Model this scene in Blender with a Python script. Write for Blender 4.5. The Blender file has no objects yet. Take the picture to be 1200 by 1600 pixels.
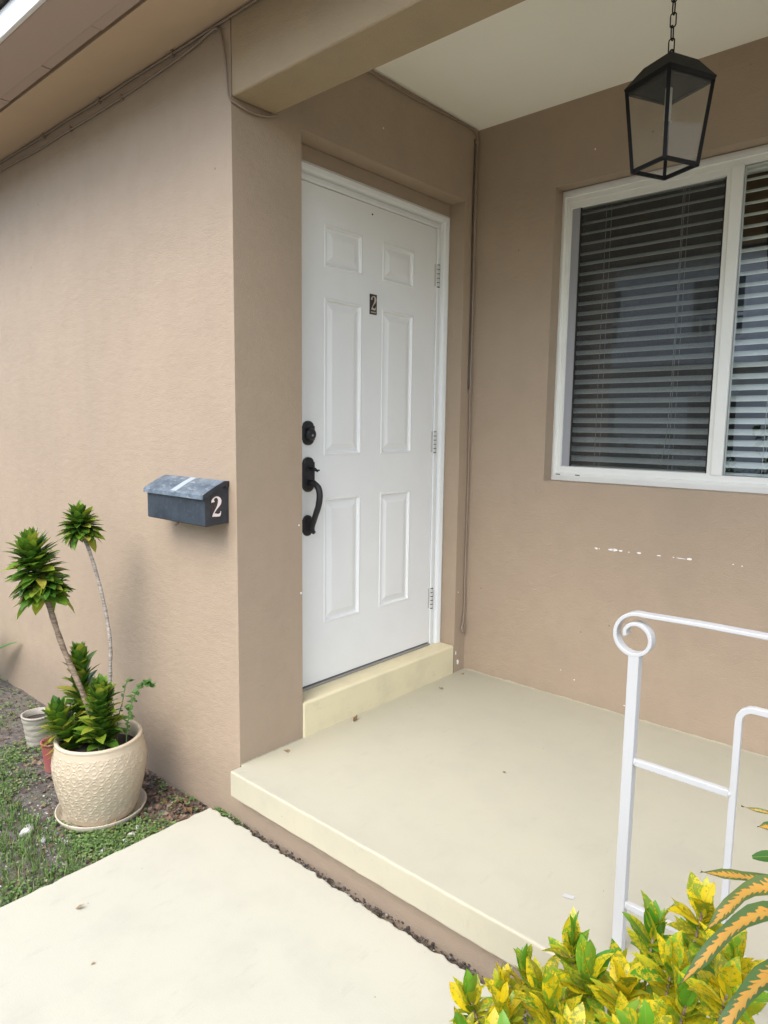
import bpy, bmesh, math, random
from mathutils import Vector, Matrix, noise, Quaternion

# ------------------------------------------------------------------ camera, sky, sun, exposure
scene = bpy.context.scene
C = scene.collection
R = math.radians

CAM = Vector((1.9949, -1.4614, 1.2520))
YAW, PITCH, ROLL, FPX = 0.7263, -0.1231, 0.0127, 1076.48
fw = Vector((-math.sin(YAW)*math.cos(PITCH), math.cos(YAW)*math.cos(PITCH), math.sin(PITCH)))
rt = Vector((math.cos(YAW), math.sin(YAW), 0))
up = rt.cross(fw)
rt2 = math.cos(ROLL)*rt + math.sin(ROLL)*up
up2 = -math.sin(ROLL)*rt + math.cos(ROLL)*up
cd = bpy.data.cameras.new('camera')
cam = bpy.data.objects.new('camera', cd); C.objects.link(cam)
cd.sensor_fit = 'HORIZONTAL'; cd.sensor_width = 36; cd.lens = 36*FPX/1200
cd.clip_start = 0.02; cd.clip_end = 1000
m = Matrix((rt2, up2, -fw)).transposed().to_4x4(); m.translation = CAM
cam.matrix_world = m
scene.camera = cam

SUN_AZ = R(174)      # compass-like: direction the light comes FROM, measured from +Y towards +X
SUN_EL = R(53)
sdir = Vector((math.sin(SUN_AZ)*math.cos(SUN_EL), math.cos(SUN_AZ)*math.cos(SUN_EL), math.sin(SUN_EL)))
w = bpy.data.worlds.new('World'); scene.world = w; w.use_nodes = True
nt = w.node_tree; nt.nodes.clear()
sky = nt.nodes.new('ShaderNodeTexSky'); sky.sky_type = 'NISHITA'; sky.sun_disc = False
sky.sun_elevation = SUN_EL; sky.sun_rotation = SUN_AZ
sky.air_density = 1.0; sky.dust_density = 2.0; sky.ozone_density = 1.0
hs = nt.nodes.new('ShaderNodeHueSaturation'); hs.inputs['Saturation'].default_value = 0.70
bg = nt.nodes.new('ShaderNodeBackground'); bg.inputs['Strength'].default_value = 0.15
ow = nt.nodes.new('ShaderNodeOutputWorld')
nt.links.new(sky.outputs[0], hs.inputs['Color']); nt.links.new(hs.outputs[0], bg.inputs['Color'])
nt.links.new(bg.outputs[0], ow.inputs['Surface'])
sd = bpy.data.lights.new('sun', 'SUN'); sd.energy = 0.50; sd.angle = R(42); sd.color = (1.0, 0.993, 0.98)
sun = bpy.data.objects.new('sun', sd); C.objects.link(sun)
sun.rotation_euler = (-sdir).to_track_quat('-Z', 'Y').to_euler(); sun.location = (0, -6, 8)
vs = scene.view_settings
vs.view_transform = 'Standard'; vs.look = 'None'; vs.gamma = 1.0; vs.use_curve_mapping = False
vs.exposure = 1.86
scene.cycles.use_denoising = True
scene.cycles.max_bounces = 10; scene.cycles.diffuse_bounces = 6; scene.cycles.transparent_max_bounces = 16
scene.cycles.sample_clamp_indirect = 8

rnd = random.Random(7)
# ------------------------------------------------------------------ materials
def srgb(r, g, b):
    f = lambda v: ((v/255+0.055)/1.055)**2.4 if v/255 > 0.04045 else v/255/12.92
    return (f(r), f(g), f(b), 1)

class N:
    def __init__(s, name):
        s.m = bpy.data.materials.new(name); s.m.use_nodes = True
        s.t = s.m.node_tree; s.t.nodes.clear()
        s.out = s.add('OutputMaterial')
        s.b = s.add('BsdfPrincipled'); s.link(s.b.outputs[0], s.out.inputs['Surface'])
    def add(s, kind, **kw):
        n = s.t.nodes.new('ShaderNode'+kind)
        for k, v in kw.items():
            if hasattr(n, k): setattr(n, k, v)
            else: n.inputs[k].default_value = v
        return n
    def link(s, a, b): s.t.links.new(a, b)
    def coord(s, kind='Object'): return s.add('TexCoord').outputs[kind]
    def noise(s, scale, detail=4, rough=0.55, vec=None, stretch=None):
        n = s.add('TexNoise'); n.inputs['Scale'].default_value = scale
        n.inputs['Detail'].default_value = detail; n.inputs['Roughness'].default_value = rough
        v = vec or s.coord()
        if stretch:
            mp = s.add('Mapping'); mp.inputs['Scale'].default_value = stretch; s.link(v, mp.inputs[0]); v = mp.outputs[0]
        s.link(v, n.inputs['Vector']); return n.outputs['Fac']
    def ramp(s, fac, *stops, interp='LINEAR'):
        r = s.add('ValToRGB'); r.color_ramp.interpolation = interp
        e = r.color_ramp.elements
        while len(e) < len(stops): e.new(0.5)
        for i, (p, c) in enumerate(stops):
            e[i].position = p; e[i].color = c if len(c) == 4 else (*c, 1)
        s.link(fac, r.inputs[0]); return r.outputs[0]
    def mix(s, fac, a, b, mode='MIX'):
        n = s.add('Mix', data_type='RGBA', blend_type=mode)
        for sock, v in ((n.inputs[0], fac), (n.inputs[6], a), (n.inputs[7], b)):
            if hasattr(v, 'links'): s.link(v, sock)
            else: sock.default_value = v
        return n.outputs[2]
    def math(s, op, a, b=0.0):
        n = s.add('Math', operation=op)
        for sock, v in ((n.inputs[0], a), (n.inputs[1], b)):
            if hasattr(v, 'links'): s.link(v, sock)
            else: sock.default_value = v
        return n.outputs[0]
    def bump(s, h, strength=0.3, dist=0.002, prev=None):
        b = s.add('Bump'); b.inputs['Strength'].default_value = strength; b.inputs['Distance'].default_value = dist
        s.link(h, b.inputs['Height'])
        if prev is not None: s.link(prev, b.inputs['Normal'])
        s.link(b.outputs[0], s.b.inputs['Normal']); return b.outputs[0]
    def col(s, c):
        if hasattr(c, 'links'): s.link(c, s.b.inputs['Base Color'])
        else: s.b.inputs['Base Color'].default_value = c
    def set(s, **kw):
        for k, v in kw.items():
            k = k.replace('_', ' ').title() if k not in s.b.inputs else k
            if hasattr(v, 'links'): s.link(v, s.b.inputs[k])
            else: s.b.inputs[k].default_value = v

GREY = lambda v: (v, v, v, 1)
def mat_stucco(name, base, var=0.045, bump=0.35):
    k = N(name)
    big = k.noise(1.3, 3, .5); mid = k.noise(9, 4, .6); fine = k.noise(240, 3, .6); trow = k.noise(30, 5, .6, stretch=(.8, .8, 1.2))
    lo = tuple(c*(1-var) for c in base[:3]); hi = tuple(min(1, c*(1+var)) for c in base[:3])
    c = k.mix(k.ramp(big, (.3, GREY(0)), (.7, GREY(1))), (*lo, 1), (*hi, 1))
    c = k.mix(k.math('MULTIPLY', k.ramp(mid, (.45, GREY(0)), (.75, GREY(1))), .25), c, (*[x*.86 for x in lo], 1))
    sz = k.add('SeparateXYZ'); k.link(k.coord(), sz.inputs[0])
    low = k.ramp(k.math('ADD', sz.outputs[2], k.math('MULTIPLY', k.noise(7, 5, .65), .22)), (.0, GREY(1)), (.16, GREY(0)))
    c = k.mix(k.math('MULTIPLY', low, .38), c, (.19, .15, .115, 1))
    sk = k.add('TexVoronoi', feature='F1'); sk.inputs['Scale'].default_value = 5.5; k.link(k.coord(), sk.inputs['Vector'])
    c = k.mix(k.ramp(sk.outputs['Distance'], (.014, GREY(.7)), (.028, GREY(0))), c, (.10, .075, .055, 1))
    hz = k.noise(3.2, 5, .6, stretch=(1.6, 1.6, .35)); c = k.mix(k.math('MULTIPLY', k.ramp(hz, (.52, GREY(0)), (.72, GREY(1))), .16), c, (.28, .225, .165, 1))
    k.col(c)
    k.set(Roughness=k.math('ADD', .52, k.math('MULTIPLY', mid, .2)))
    k.b.inputs['Specular IOR Level'].default_value = .35
    b1 = k.bump(trow, .42*bump/.35, .005); b2 = k.bump(fine, bump*2.2, .0022, b1)
    spots = k.add('TexVoronoi', feature='F1'); spots.inputs['Scale'].default_value = 26; k.link(k.coord(), spots.inputs['Vector'])
    k.bump(k.ramp(spots.outputs['Distance'], (.02, GREY(1)), (.10, GREY(0))), .25, .002, b2)
    return k.m

def mat_cream(name, base, worn):
    k = N(name)
    big = k.noise(1.1, 4, .55); mid = k.noise(6, 5, .6); fine = k.noise(190, 4, .6); scuff = k.noise(14, 6, .7, stretch=(2.2, .6, 1))
    c = k.mix(k.ramp(big, (.35, GREY(0)), (.7, GREY(1))), base, worn)
    c = k.mix(k.math('MULTIPLY', k.ramp(scuff, (.59, GREY(0)), (.72, GREY(1))), .24), c, (.30, .28, .235, 1))
    c = k.mix(k.math('MULTIPLY', k.ramp(mid, (.47, GREY(0)), (.78, GREY(1))), .30), c, (.34, .32, .265, 1))
    sp = k.add('TexVoronoi', feature='F1'); sp.inputs['Scale'].default_value = 11; k.link(k.coord(), sp.inputs['Vector'])
    c = k.mix(k.ramp(sp.outputs['Distance'], (.012, GREY(.8)), (.03, GREY(0))), c, (.12, .09, .06, 1))
    k.col(c); k.set(Roughness=.62)
    k.b.inputs['Specular IOR Level'].default_value = .3
    b = k.bump(fine, .35, .0012); k.bump(mid, .4, .004, b)
    return k.m

def mat_paint(name, base, rough=.4, dirt=.12, bump=.06, scale=30, dirtcol=(.35, .33, .28, 1)):
    k = N(name)
    n1 = k.noise(5, 5, .6); n2 = k.noise(scale*6, 3, .6)
    k.col(k.mix(k.math('MULTIPLY', k.ramp(n1, (.45, GREY(0)), (.8, GREY(1))), dirt), base, dirtcol))
    k.set(Roughness=k.math('ADD', rough, k.math('MULTIPLY', n1, .15))); k.bump(n2, bump, .001)
    return k.m

WALL = (.372, .284, .200, 1)
M = {}
M['stucco'] = mat_stucco('taupe_stucco', WALL)
M['beam'] = mat_stucco('beam_stucco', (.385, .292, .178, 1), bump=.6)
M['soffit'] = mat_paint('soffit_paint', (.56, .41, .27, 1), .55, .15)
M['fascia'] = mat_paint('fascia_paint', (.46, .35, .29, 1), .55, .25)
M['ceiling'] = mat_paint('ceiling_paint', (.90, .87, .74, 1), .7, .03, .12)
M['cream'] = mat_cream('cream_floor_paint', (.440, .412, .310, 1), (.405, .382, .292, 1))
M['cream_sill'] = mat_cream('cream_sill_paint', (.70, .62, .40, 1), (.66, .59, .39, 1))
M['cream_side'] = mat_cream('cream_slab_edge', (.455, .415, .300, 1), (.43, .395, .29, 1))
M['walk'] = mat_cream('walkway_paint', (.465, .445, .352, 1), (.445, .428, .345, 1))
M['door'] = mat_paint('door_white', (.77, .77, .745, 1), .38, .08, .03)
M['frame'] = mat_paint('frame_white', (.76, .77, .75, 1), .35, .10, .03)
M['winframe'] = mat_paint('window_frame_white', (.76, .76, .70, 1), .35, .14, .03)
M['screenframe'] = mat_paint('screen_frame_grey', (.30, .30, .31, 1), .5, .1)
M['rail'] = mat_paint('rail_white', (.46, .458, .448, 1), .32, .10, .12)
M['black'] = mat_paint('black_metal', (.012, .012, .014, 1), .38, .05, .05)
M['lantern'] = mat_paint('lantern_black', (.008, .008, .008, 1), .55, .03, .05)
M['lantern'].node_tree.nodes['Principled BSDF'].inputs['Specular IOR Level'].default_value = .22
M['hinge'] = mat_paint('hinge_paint', (.55, .54, .50, 1), .4, .5, .1)
M['dark'] = mat_paint('dark_gap', (.02, .018, .016, 1), .9, .0)
M['metal'] = mat_paint('threshold_metal', (.25, .24, .22, 1), .4, .3)
M['cable'] = mat_paint('painted_cable', (.27, .20, .145, 1), .5, .3)
M['slat'] = mat_paint('blind_slat', (.84, .86, .84, 1), .45, .05)
M['cord'] = mat_paint('blind_cord', (.6, .6, .57, 1), .8, .05)
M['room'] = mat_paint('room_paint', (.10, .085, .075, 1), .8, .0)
M['roof'] = mat_paint('roof_shingle', (.10, .09, .085, 1), .9, .3)
M['white'] = mat_paint('plain_white', (.8, .8, .78, 1), .5, .05)
M['digit'] = mat_paint('digit_pinkwhite', (.78, .66, .62, 1), .5, .05)
M['digit_gold'] = mat_paint('digit_silver', (.48, .44, .36, 1), .4, .2)
M['chipwhite'] = mat_paint('bare_plaster', (.85, .84, .80, 1), .7, .02)

def mat_glass(name, tint=(.93, .97, .95, 1), boost=1.0, haze=0):
    k = N(name); k.t.nodes.remove(k.b)
    tr = k.add('BsdfTransparent'); tr.inputs[0].default_value = tint
    gl = k.add('BsdfGlossy'); gl.inputs['Roughness'].default_value = .004; gl.inputs[0].default_value = (.95, .97, 1, 1)
    fr = k.add('Fresnel'); gm = k.add('NewGeometry')     # same reflectance from both sides of the sheet
    ior = 1.52*boost
    k.link(k.math('ADD', ior, k.math('MULTIPLY', gm.outputs['Backfacing'], 1/ior-ior)), fr.inputs['IOR'])
    mx = k.add('MixShader'); k.link(fr.outputs[0], mx.inputs[0]); k.link(tr.outputs[0], mx.inputs[1]); k.link(gl.outputs[0], mx.inputs[2])
    n = k.noise(1.6, 2, .5); b = k.add('Bump'); b.inputs['Strength'].default_value = .25; b.inputs['Distance'].default_value = .004
    k.link(n, b.inputs['Height']); k.link(b.outputs[0], gl.inputs['Normal'])
    if haze:  # light veil on the panes, painted in as a pale diffuse layer
        dd = k.add('BsdfDiffuse'); dd.inputs[0].default_value = (.7, .66, .56, 1); m2 = k.add('MixShader')
        k.link(k.math('MULTIPLY', k.ramp(k.noise(9, 4), (.3, GREY(.5)), (.7, GREY(1))), haze), m2.inputs[0]); k.link(mx.outputs[0], m2.inputs[1]); k.link(dd.outputs[0], m2.inputs[2]); mx = m2
    k.link(mx.outputs[0], k.out.inputs['Surface']); return k.m
M['glass'] = mat_glass('window_glass', boost=1.55)
M['lamp_glass'] = mat_glass('lantern_glass', (.95, .96, .94, 1), boost=.80, haze=.10)
def mat_screen():
    k = N('insect_screen'); k.t.nodes.remove(k.b)
    tr = k.add('BsdfTransparent'); df = k.add('BsdfDiffuse'); df.inputs[0].default_value = (.07, .072, .07, 1)
    mx = k.add('MixShader'); mx.inputs[0].default_value = .44
    k.link(tr.outputs[0], mx.inputs[1]); k.link(df.outputs[0], mx.inputs[2]); k.link(mx.outputs[0], k.out.inputs['Surface']); return k.m
M['screen'] = mat_screen()

def mat_mailbox():
    k = N('mailbox_faded_black')
    n = k.noise(11, 6, .65); n2 = k.noise(60, 5, .7)
    g = k.add('NewGeometry'); sep = k.add('SeparateXYZ'); k.link(g.outputs['Normal'], sep.inputs[0])
    c = k.mix(k.ramp(n, (.35, GREY(0)), (.75, GREY(1))), (.012, .018, .026, 1), (.038, .053, .070, 1))
    c = k.mix(k.math('MULTIPLY', k.ramp(n2, (.52, GREY(0)), (.72, GREY(1))), .35), c, (.10, .13, .16, 1))
    k.col(c); k.set(Roughness=.5); k.bump(n2, .15, .001); return k.m
def mat_maillid():
    k = N('mailbox_lid_sunbleached')
    n = k.noise(14, 6, .7); n2 = k.noise(70, 5, .75, stretch=(.4, 1, 1))
    c = k.mix(k.ramp(n, (.38, GREY(0)), (.68, GREY(1))), (.05, .072, .095, 1), (.15, .185, .215, 1))
    c = k.mix(k.ramp(n2, (.55, GREY(0)), (.68, GREY(.75))), c, (.30, .34, .35, 1))
    k.col(c); k.set(Roughness=.6); k.bump(n2, .2, .001); return k.m
M['mailbox'] = mat_mailbox(); M['maillid'] = mat_maillid()
M['mailside'] = mat_paint('mailbox_side_black', (.014, .016, .022, 1), .5, .15)
def mat_plate():
    k = N('number_plate_dark'); n = k.noise(260, 3, .7)
    k.col(k.mix(k.ramp(n, (.45, GREY(0)), (.6, GREY(1))), (.015, .012, .011, 1), (.07, .045, .04, 1))); k.set(Roughness=.5); return k.m
M['plate'] = mat_plate()

def mat_pot():
    k = N('beige_glazed_pot')
    n = k.noise(7, 4, .6); n2 = k.noise(90, 3)
    c = k.mix(n, (.46, .37, .25, 1), (.57, .475, .345, 1))
    k.col(c); k.set(Roughness=.38); k.bump(n2, .08, .001); return k.m
M['pot'] = mat_pot()
M['saucer'] = mat_paint('saucer_beige', (.52, .45, .34, 1), .4, .35)
M['pot_white'] = mat_paint('pot_offwhite', (.36, .33, .265, 1), .5, .4)
M['pot_red'] = mat_paint('pot_red', (.30, .075, .07, 1), .5, .3)

def mat_soil(name, grass=False):
    k = N(name)
    n = k.noise(3.0, 6, .65); n2 = k.noise(38, 6, .75); n3 = k.noise(160, 4, .7)
    c = k.mix(k.ramp(n2, (.35, GREY(0)), (.68, GREY(1))), (.05, .042, .034, 1), (.21, .18, .15, 1))
    c = k.mix(k.ramp(n3, (.60, GREY(0)), (.70, GREY(.8))), c, (.36, .34, .31, 1))
    c = k.mix(k.ramp(n, (.52, GREY(0)), (.66, GREY(.75))), c, (.11, .13, .055, 1))
    k.col(c); k.set(Roughness=.95); b = k.bump(n2, .8, .012); k.bump(n3, .6, .004, b); return k.m
M['ground'] = mat_soil('soil_and_thin_grass')
M['potsoil'] = mat_paint('potting_soil', (.035, .027, .02, 1), .95, .3, .6)

def leaf_mat(name, stops, spot=None, trans=.35, rough=.38, centre=None):
    """colour varies per leaf (object random); optional yellow flecks or a coloured midrib (UV.x = across the blade, UV.y = along)"""
    k = N(name)
    oi = k.add('ObjectInfo')
    c = k.ramp(oi.outputs['Random'], *stops)
    uv = k.coord('UV'); sep = k.add('SeparateXYZ'); k.link(uv, sep.inputs[0])
    across = k.math('ABSOLUTE', k.math('SUBTRACT', sep.outputs[0], .5))
    off = k.add('Combine XYZ'.replace(' ', '')) if False else k.add('CombineXYZ')
    for i in range(3): k.link(k.math('MULTIPLY', oi.outputs['Random'], 37.0+11*i), off.inputs[i])
    va = k.add('VectorMath', operation='ADD'); k.link(k.coord(), va.inputs[0]); k.link(off.outputs[0], va.inputs[1])
    if spot:
        scl, lo, hi, colr = spot
        n = k.noise(scl, 5, .72, vec=va.outputs[0])
        amt = k.math('ADD', n, k.math('MULTIPLY', k.math('SUBTRACT', k.math('FRACT', k.math('MULTIPLY', oi.outputs['Random'], 7.31)), .5), .22))
        c = k.mix(k.ramp(amt, (lo, GREY(0)), (hi, GREY(1))), c, colr)
    else:
        n = k.noise(22, 4, .6, vec=va.outputs[0])
        c = k.mix(k.math('MULTIPLY', k.ramp(n, (.4, GREY(0)), (.75, GREY(1))), .35), c, (.02, .055, .01, 1))
    if centre:
        width, colr, jag = centre
        jn = k.noise(jag, 3, .6, vec=va.outputs[0])
        comb = k.math('MULTIPLY', k.math('SINE', k.math('ADD', k.math('MULTIPLY', sep.outputs[1], 150.0), k.math('MULTIPLY', across, -22.0))), .07)
        f = k.math('ADD', k.math('ADD', across, comb), k.math('MULTIPLY', k.math('SUBTRACT', jn, .5), .55))
        c = k.mix(k.ramp(f, (width, GREY(1)), (width+.05, GREY(0))), c, colr)
    # paler vein down the middle
    c = k.mix(k.ramp(across, (.02, GREY(.35)), (.05, GREY(0))), c, (.30, .36, .08, 1))
    k.col(c); k.set(Roughness=rough)
    k.b.inputs['Specular IOR Level'].default_value = .4
    tl = k.add('BsdfTranslucent'); k.link(c, tl.inputs[0])
    mx = k.add('MixShader'); mx.inputs[0].default_value = trans
    k.link(k.b.outputs[0], mx.inputs[1]); k.link(tl.outputs[0], mx.inputs[2]); k.link(mx.outputs[0], k.out.inputs['Surface'])
    vn = k.noise(60, 2, .5, vec=va.outputs[0]); k.bump(vn, .15, .001)
    return k.m
M['leaf_drac'] = leaf_mat('dracaena_leaf', ((0, (.05, .14, .016)), (.4, (.12, .25, .02)), (.7, (.21, .32, .025)), (.9, (.34, .38, .035)), (1, (.46, .40, .08))))
M['leaf_drac_y'] = leaf_mat('dracaena_leaf_yellowing', ((0, (.12, .25, .02)), (.5, (.22, .32, .025)), (.85, (.36, .36, .03)), (1, (.45, .36, .06))))
M['leaf_dry'] = leaf_mat('dried_leaf', ((0, (.16, .085, .04)), (.5, (.26, .16, .08)), (1, (.34, .24, .13))), trans=.15, rough=.8)
M['leaf_gold'] = leaf_mat('gold_dust_croton_leaf', ((0, (.075, .25, .02)), (.5, (.15, .37, .028)), (1, (.23, .42, .04))), spot=(120, .56, .62, (.66, .52, .02, 1)), trans=.4)
M['leaf_goldy'] = leaf_mat('gold_dust_croton_leaf_yellow', ((0, (.22, .28, .02)), (.5, (.32, .32, .02)), (1, (.18, .32, .02))), spot=(110, .44, .52, (.72, .54, .012, 1)), trans=.4)
M['leaf_orange'] = leaf_mat('orange_rib_croton_leaf', ((0, (.08, .11, .035)), (.5, (.075, .15, .045)), (1, (.11, .15, .04))), trans=.25, centre=(.19, (.50, .255, .05, 1), 90))
M['leaf_weed'] = leaf_mat('weed_leaf', ((0, (.05, .14, .03)), (.5, (.09, .20, .04)), (1, (.12, .22, .06))))
M['leaf_plain'] = leaf_mat('broad_green_leaf', ((0, (.06, .20, .03)), (1, (.11, .30, .05))))
def mat_cover():
    k = N('ground_cover_green'); g = k.add('NewGeometry'); 
    c = k.ramp(g.outputs['Random Per Island'], (0, (.065, .13, .03)), (.4, (.12, .22, .045)), (.8, (.19, .29, .08)), (1, (.32, .32, .15)))
    k.col(c); k.set(Roughness=.6)
    tl = k.add('BsdfTranslucent'); k.link(c, tl.inputs[0]); mx = k.add('MixShader'); mx.inputs[0].default_value = .3
    k.link(k.b.outputs[0], mx.inputs[1]); k.link(tl.outputs[0], mx.inputs[2]); k.link(mx.outputs[0], k.out.inputs['Surface']); return k.m
M['cover'] = mat_cover()
def mat_island(name, *stops):
    k = N(name); g = k.add('NewGeometry'); n = k.noise(60, 4)
    c = k.ramp(g.outputs['Random Per Island'], *stops); k.col(k.mix(k.math('MULTIPLY', n, .4), c, (.08, .06, .05, 1))); k.set(Roughness=.9); return k.m
M['litter'] = mat_island('leaf_litter', (0, (.07, .045, .03)), (.5, (.15, .09, .055)), (.8, (.24, .15, .09)), (1, (.30, .22, .15)))
M['pebble'] = mat_island('pale_pebble', (0, (.24, .22, .20)), (.5, (.45, .42, .38)), (1, (.62, .59, .55)))
M['stem'] = mat_paint('plant_stem', (.25, .19, .13, 1), .8, .5, .8)
M['stem_grey'] = mat_paint('plant_stem_grey', (.36, .31, .26, 1), .8, .6, .8)
M['stem_green'] = mat_paint('green_stem', (.10, .16, .05, 1), .6, .2, .2)
def mat_ringed(name, a, b_):
    k = N(name); rings = k.noise(120, 3, .6, stretch=(.25, .25, 1.6)); n = k.noise(25, 4)
    k.col(k.mix(k.ramp(rings, (.4, GREY(0)), (.62, GREY(1))), k.mix(n, a, b_), tuple(x*.55 for x in a[:3])+(1,))); k.set(Roughness=.85); k.bump(rings, .8, .003); return k.m
M['stem'] = mat_ringed('plant_stem_ringed', (.21, .145, .095, 1), (.34, .26, .18, 1)); M['stem_grey'] = mat_ringed('plant_stem_grey_ringed', (.30, .26, .215, 1), (.44, .39, .33, 1))
M['bark'] = mat_paint('bark', (.12, .09, .065, 1), .9, .5, .8)
M['crown'] = mat_island('far_tree_leaf', (0, (.03, .07, .015)), (.5, (.06, .13, .025)), (1, (.10, .18, .04)))
M['farwall'] = mat_paint('far_house_white', (.84, .84, .82, 1), .7, .10)
M['farglass'] = mat_paint('far_window', (.03, .035, .04, 1), .15, .0)

# ------------------------------------------------------------------ helpers
def link_obj(name, me, mat=None, parent=None, smooth=False):
    o = bpy.data.objects.new(name, me); C.objects.link(o)
    if mat is not None:
        for mm in (mat if isinstance(mat, (list, tuple)) else [mat]): me.materials.append(mm)
    if parent: o.parent = parent
    if smooth:
        for p in me.polygons: p.use_smooth = True
    return o
def obj(name, bm, mat, parent=None, smooth=False, bevel=0, seg=2):
    me = bpy.data.meshes.new(name); bm.normal_update(); bm.to_mesh(me); bm.free()
    o = link_obj(name, me, mat, parent, smooth)
    if bevel:
        b = o.modifiers.new('bevel', 'BEVEL'); b.width = bevel; b.segments = seg; b.limit_method = 'ANGLE'; b.angle_limit = R(40); b.harden_normals = False
    return o
def pyobj(name, vs_, fs_, mat, parent=None, smooth=False):
    me = bpy.data.meshes.new(name); me.from_pydata([tuple(v) for v in vs_], [], fs_); me.update()
    return link_obj(name, me, mat, parent, smooth)
def tag(o, label=None, cat=None, group=None, kind=None):
    for k_, v_ in (('label', label), ('category', cat), ('group', group), ('kind', kind)):
        if v_: o[k_] = v_
    return o
def empty(name, loc=(0, 0, 0), rz=0):
    o = bpy.data.objects.new(name, None); C.objects.link(o); o.location = loc; o.rotation_euler = (0, 0, rz); o.empty_display_size = .05
    return o
def box(bm, x0, x1, y0, y1, z0, z1, mi=0):
    v = [bm.verts.new((x, y, z)) for z in (z0, z1) for y in (y0, y1) for x in (x0, x1)]
    for q in ((0, 2, 3, 1), (4, 5, 7, 6), (0, 1, 5, 4), (2, 6, 7, 3), (0, 4, 6, 2), (1, 3, 7, 5)):
        f = bm.faces.new([v[i] for i in q]); f.material_index = mi
    return bm
def boxobj(name, mat, parent, dims, bevel=0.0, seg=2):
    return obj(name, box(bmesh.new(), *dims), mat, parent, bevel=bevel, seg=seg)
def frames_along(pts):
    pts = [Vector(p) for p in pts]; out = []; n = None
    for i, p in enumerate(pts):
        t = (pts[min(i+1, len(pts)-1)] - pts[max(i-1, 0)]).normalized()
        if n is None:
            n = t.orthogonal().normalized()
        n = (n - t*n.dot(t)); n = n.normalized() if n.length > 1e-6 else t.orthogonal().normalized()
        out.append((p, t, n, t.cross(n)))
    return out
def tube(bm, pts, rad, seg=8, cap=True):
    rads = rad if isinstance(rad, (list, tuple)) else [rad]*len(pts)
    rings = []
    for (p, t, n, b), r in zip(frames_along(pts), rads):
        rings.append([bm.verts.new(p + (n*math.cos(a)+b*math.sin(a))*r) for a in [2*math.pi*k/seg for k in range(seg)]])
    for a, b in zip(rings, rings[1:]):
        for k in range(seg): bm.faces.new((a[k], a[(k+1) % seg], b[(k+1) % seg], b[k]))
    if cap: bm.faces.new(rings[0][::-1]); bm.faces.new(rings[-1])
    return bm
def catmull(pts, n=6):
    pts = [Vector(p) for p in pts]; out = []
    P = [pts[0]*2-pts[1]] + pts + [pts[-1]*2-pts[-2]]
    for i in range(1, len(P)-2):
        for k in range(n):
            t = k/n; a, b, c, d = P[i-1], P[i], P[i+1], P[i+2]
            out.append(.5*((2*b)+(c-a)*t+(2*a-5*b+4*c-d)*t*t+(3*b-a-3*c+d)*t**3))
    out.append(pts[-1]); return out
def lathe(bm, prof, seg=48, wave=None, closed=False):
    rings = []
    for r, z in prof:
        rings.append([bm.verts.new((r*math.cos(2*math.pi*k/seg), r*math.sin(2*math.pi*k/seg), z)) for k in range(seg)])
    for a, b in zip(rings, rings[1:]):
        for k in range(seg): bm.faces.new((a[k], a[(k+1) % seg], b[(k+1) % seg], b[k]))
    return rings
def prism(bm, poly, z0, z1):
    a = [bm.verts.new((x, y, z0)) for x, y in poly]; b = [bm.verts.new((x, y, z1)) for x, y in poly]
    n = len(poly)
    bm.faces.new(a[::-1]); bm.faces.new(b)
    for i in range(n): bm.faces.new((a[i], a[(i+1) % n], b[(i+1) % n], b[i]))
    return bm

# ------------------------------------------------------------------ key dimensions (metres; porch floor top is z = 0)
ZS, RD, D = 0.147, 0.10, 1.428
OA, OB, OT = 0.308, 1.337, 2.316
ZC, ZB, TB = 2.658, 2.3235, 0.179
SOF = 2.572
WX0, WX1, WZ0, WZ1, WR = 0.420, 1.96, 1.013, 2.315, 0.07
ZW = -0.20
GZ = -0.25
XR = 3.25

# ------------------------------------------------------------------ ground, walkway, porch
def gheight(x, y):
    h = GZ + 0.012*min(0, max(-3.5, x+0.3))
    if -5 < x < 4 and -4 < y < .3:
        h += .016*noise.noise(Vector((x*2.2, y*2.2, 1.7))) + .007*noise.noise(Vector((x*9, y*9, 4.1)))
    return h
def ladder(lo, hi, st, far): 
    a = [-f for f in far] + [lo + i*st for i in range(int(round((hi-lo)/st))+1)] + list(reversed(far))
    return sorted(a)
gx = sorted([-220, -60, -20, -8] + [-4+.04*i for i in range(161)] + [8, 20, 60, 220])
gy = sorted([-220, -60, -20, -7] + [-3+.04*i for i in range(80)] + [2, 8, 30, 90, 220])
vs_ = [(x, y, gheight(x, y)) for y in gy for x in gx]; nx = len(gx)
fs_ = [(j*nx+i, j*nx+i+1, (j+1)*nx+i+1, (j+1)*nx+i) for j in range(len(gy)-1) for i in range(nx-1)]
tag(pyobj('ground', vs_, fs_, M['ground'], smooth=True), kind='structure')

def jag(a, b, n, amp, seed):
    pts = []
    for i in range(n):
        t = i/n; x = a[0]+(b[0]-a[0])*t; y = a[1]+(b[1]-a[1])*t
        d = amp*noise.noise(Vector((x*23+seed, y*23, seed))) + amp*.7*noise.noise(Vector((x*70+seed, y*70, seed)))
        if i == 0: d = 0
        nx_, ny_ = -(b[1]-a[1]), (b[0]-a[0]); L = math.hypot(nx_, ny_)
        pts.append((x+nx_/L*d, y+ny_/L*d))
    return pts
poly = jag((1.16, -.040), (-.138, -.040), 150, .010, 3.3) + jag((-.138, -.040), (-.112, -3.2), 90, .006, 5.1) + [(-.112, -3.2), (1.16, -3.2)]
walk = obj('walkway', prism(bmesh.new(), poly, -.33, ZW), M['walk'], bevel=.006, seg=2); tag(walk, kind='structure')
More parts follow.
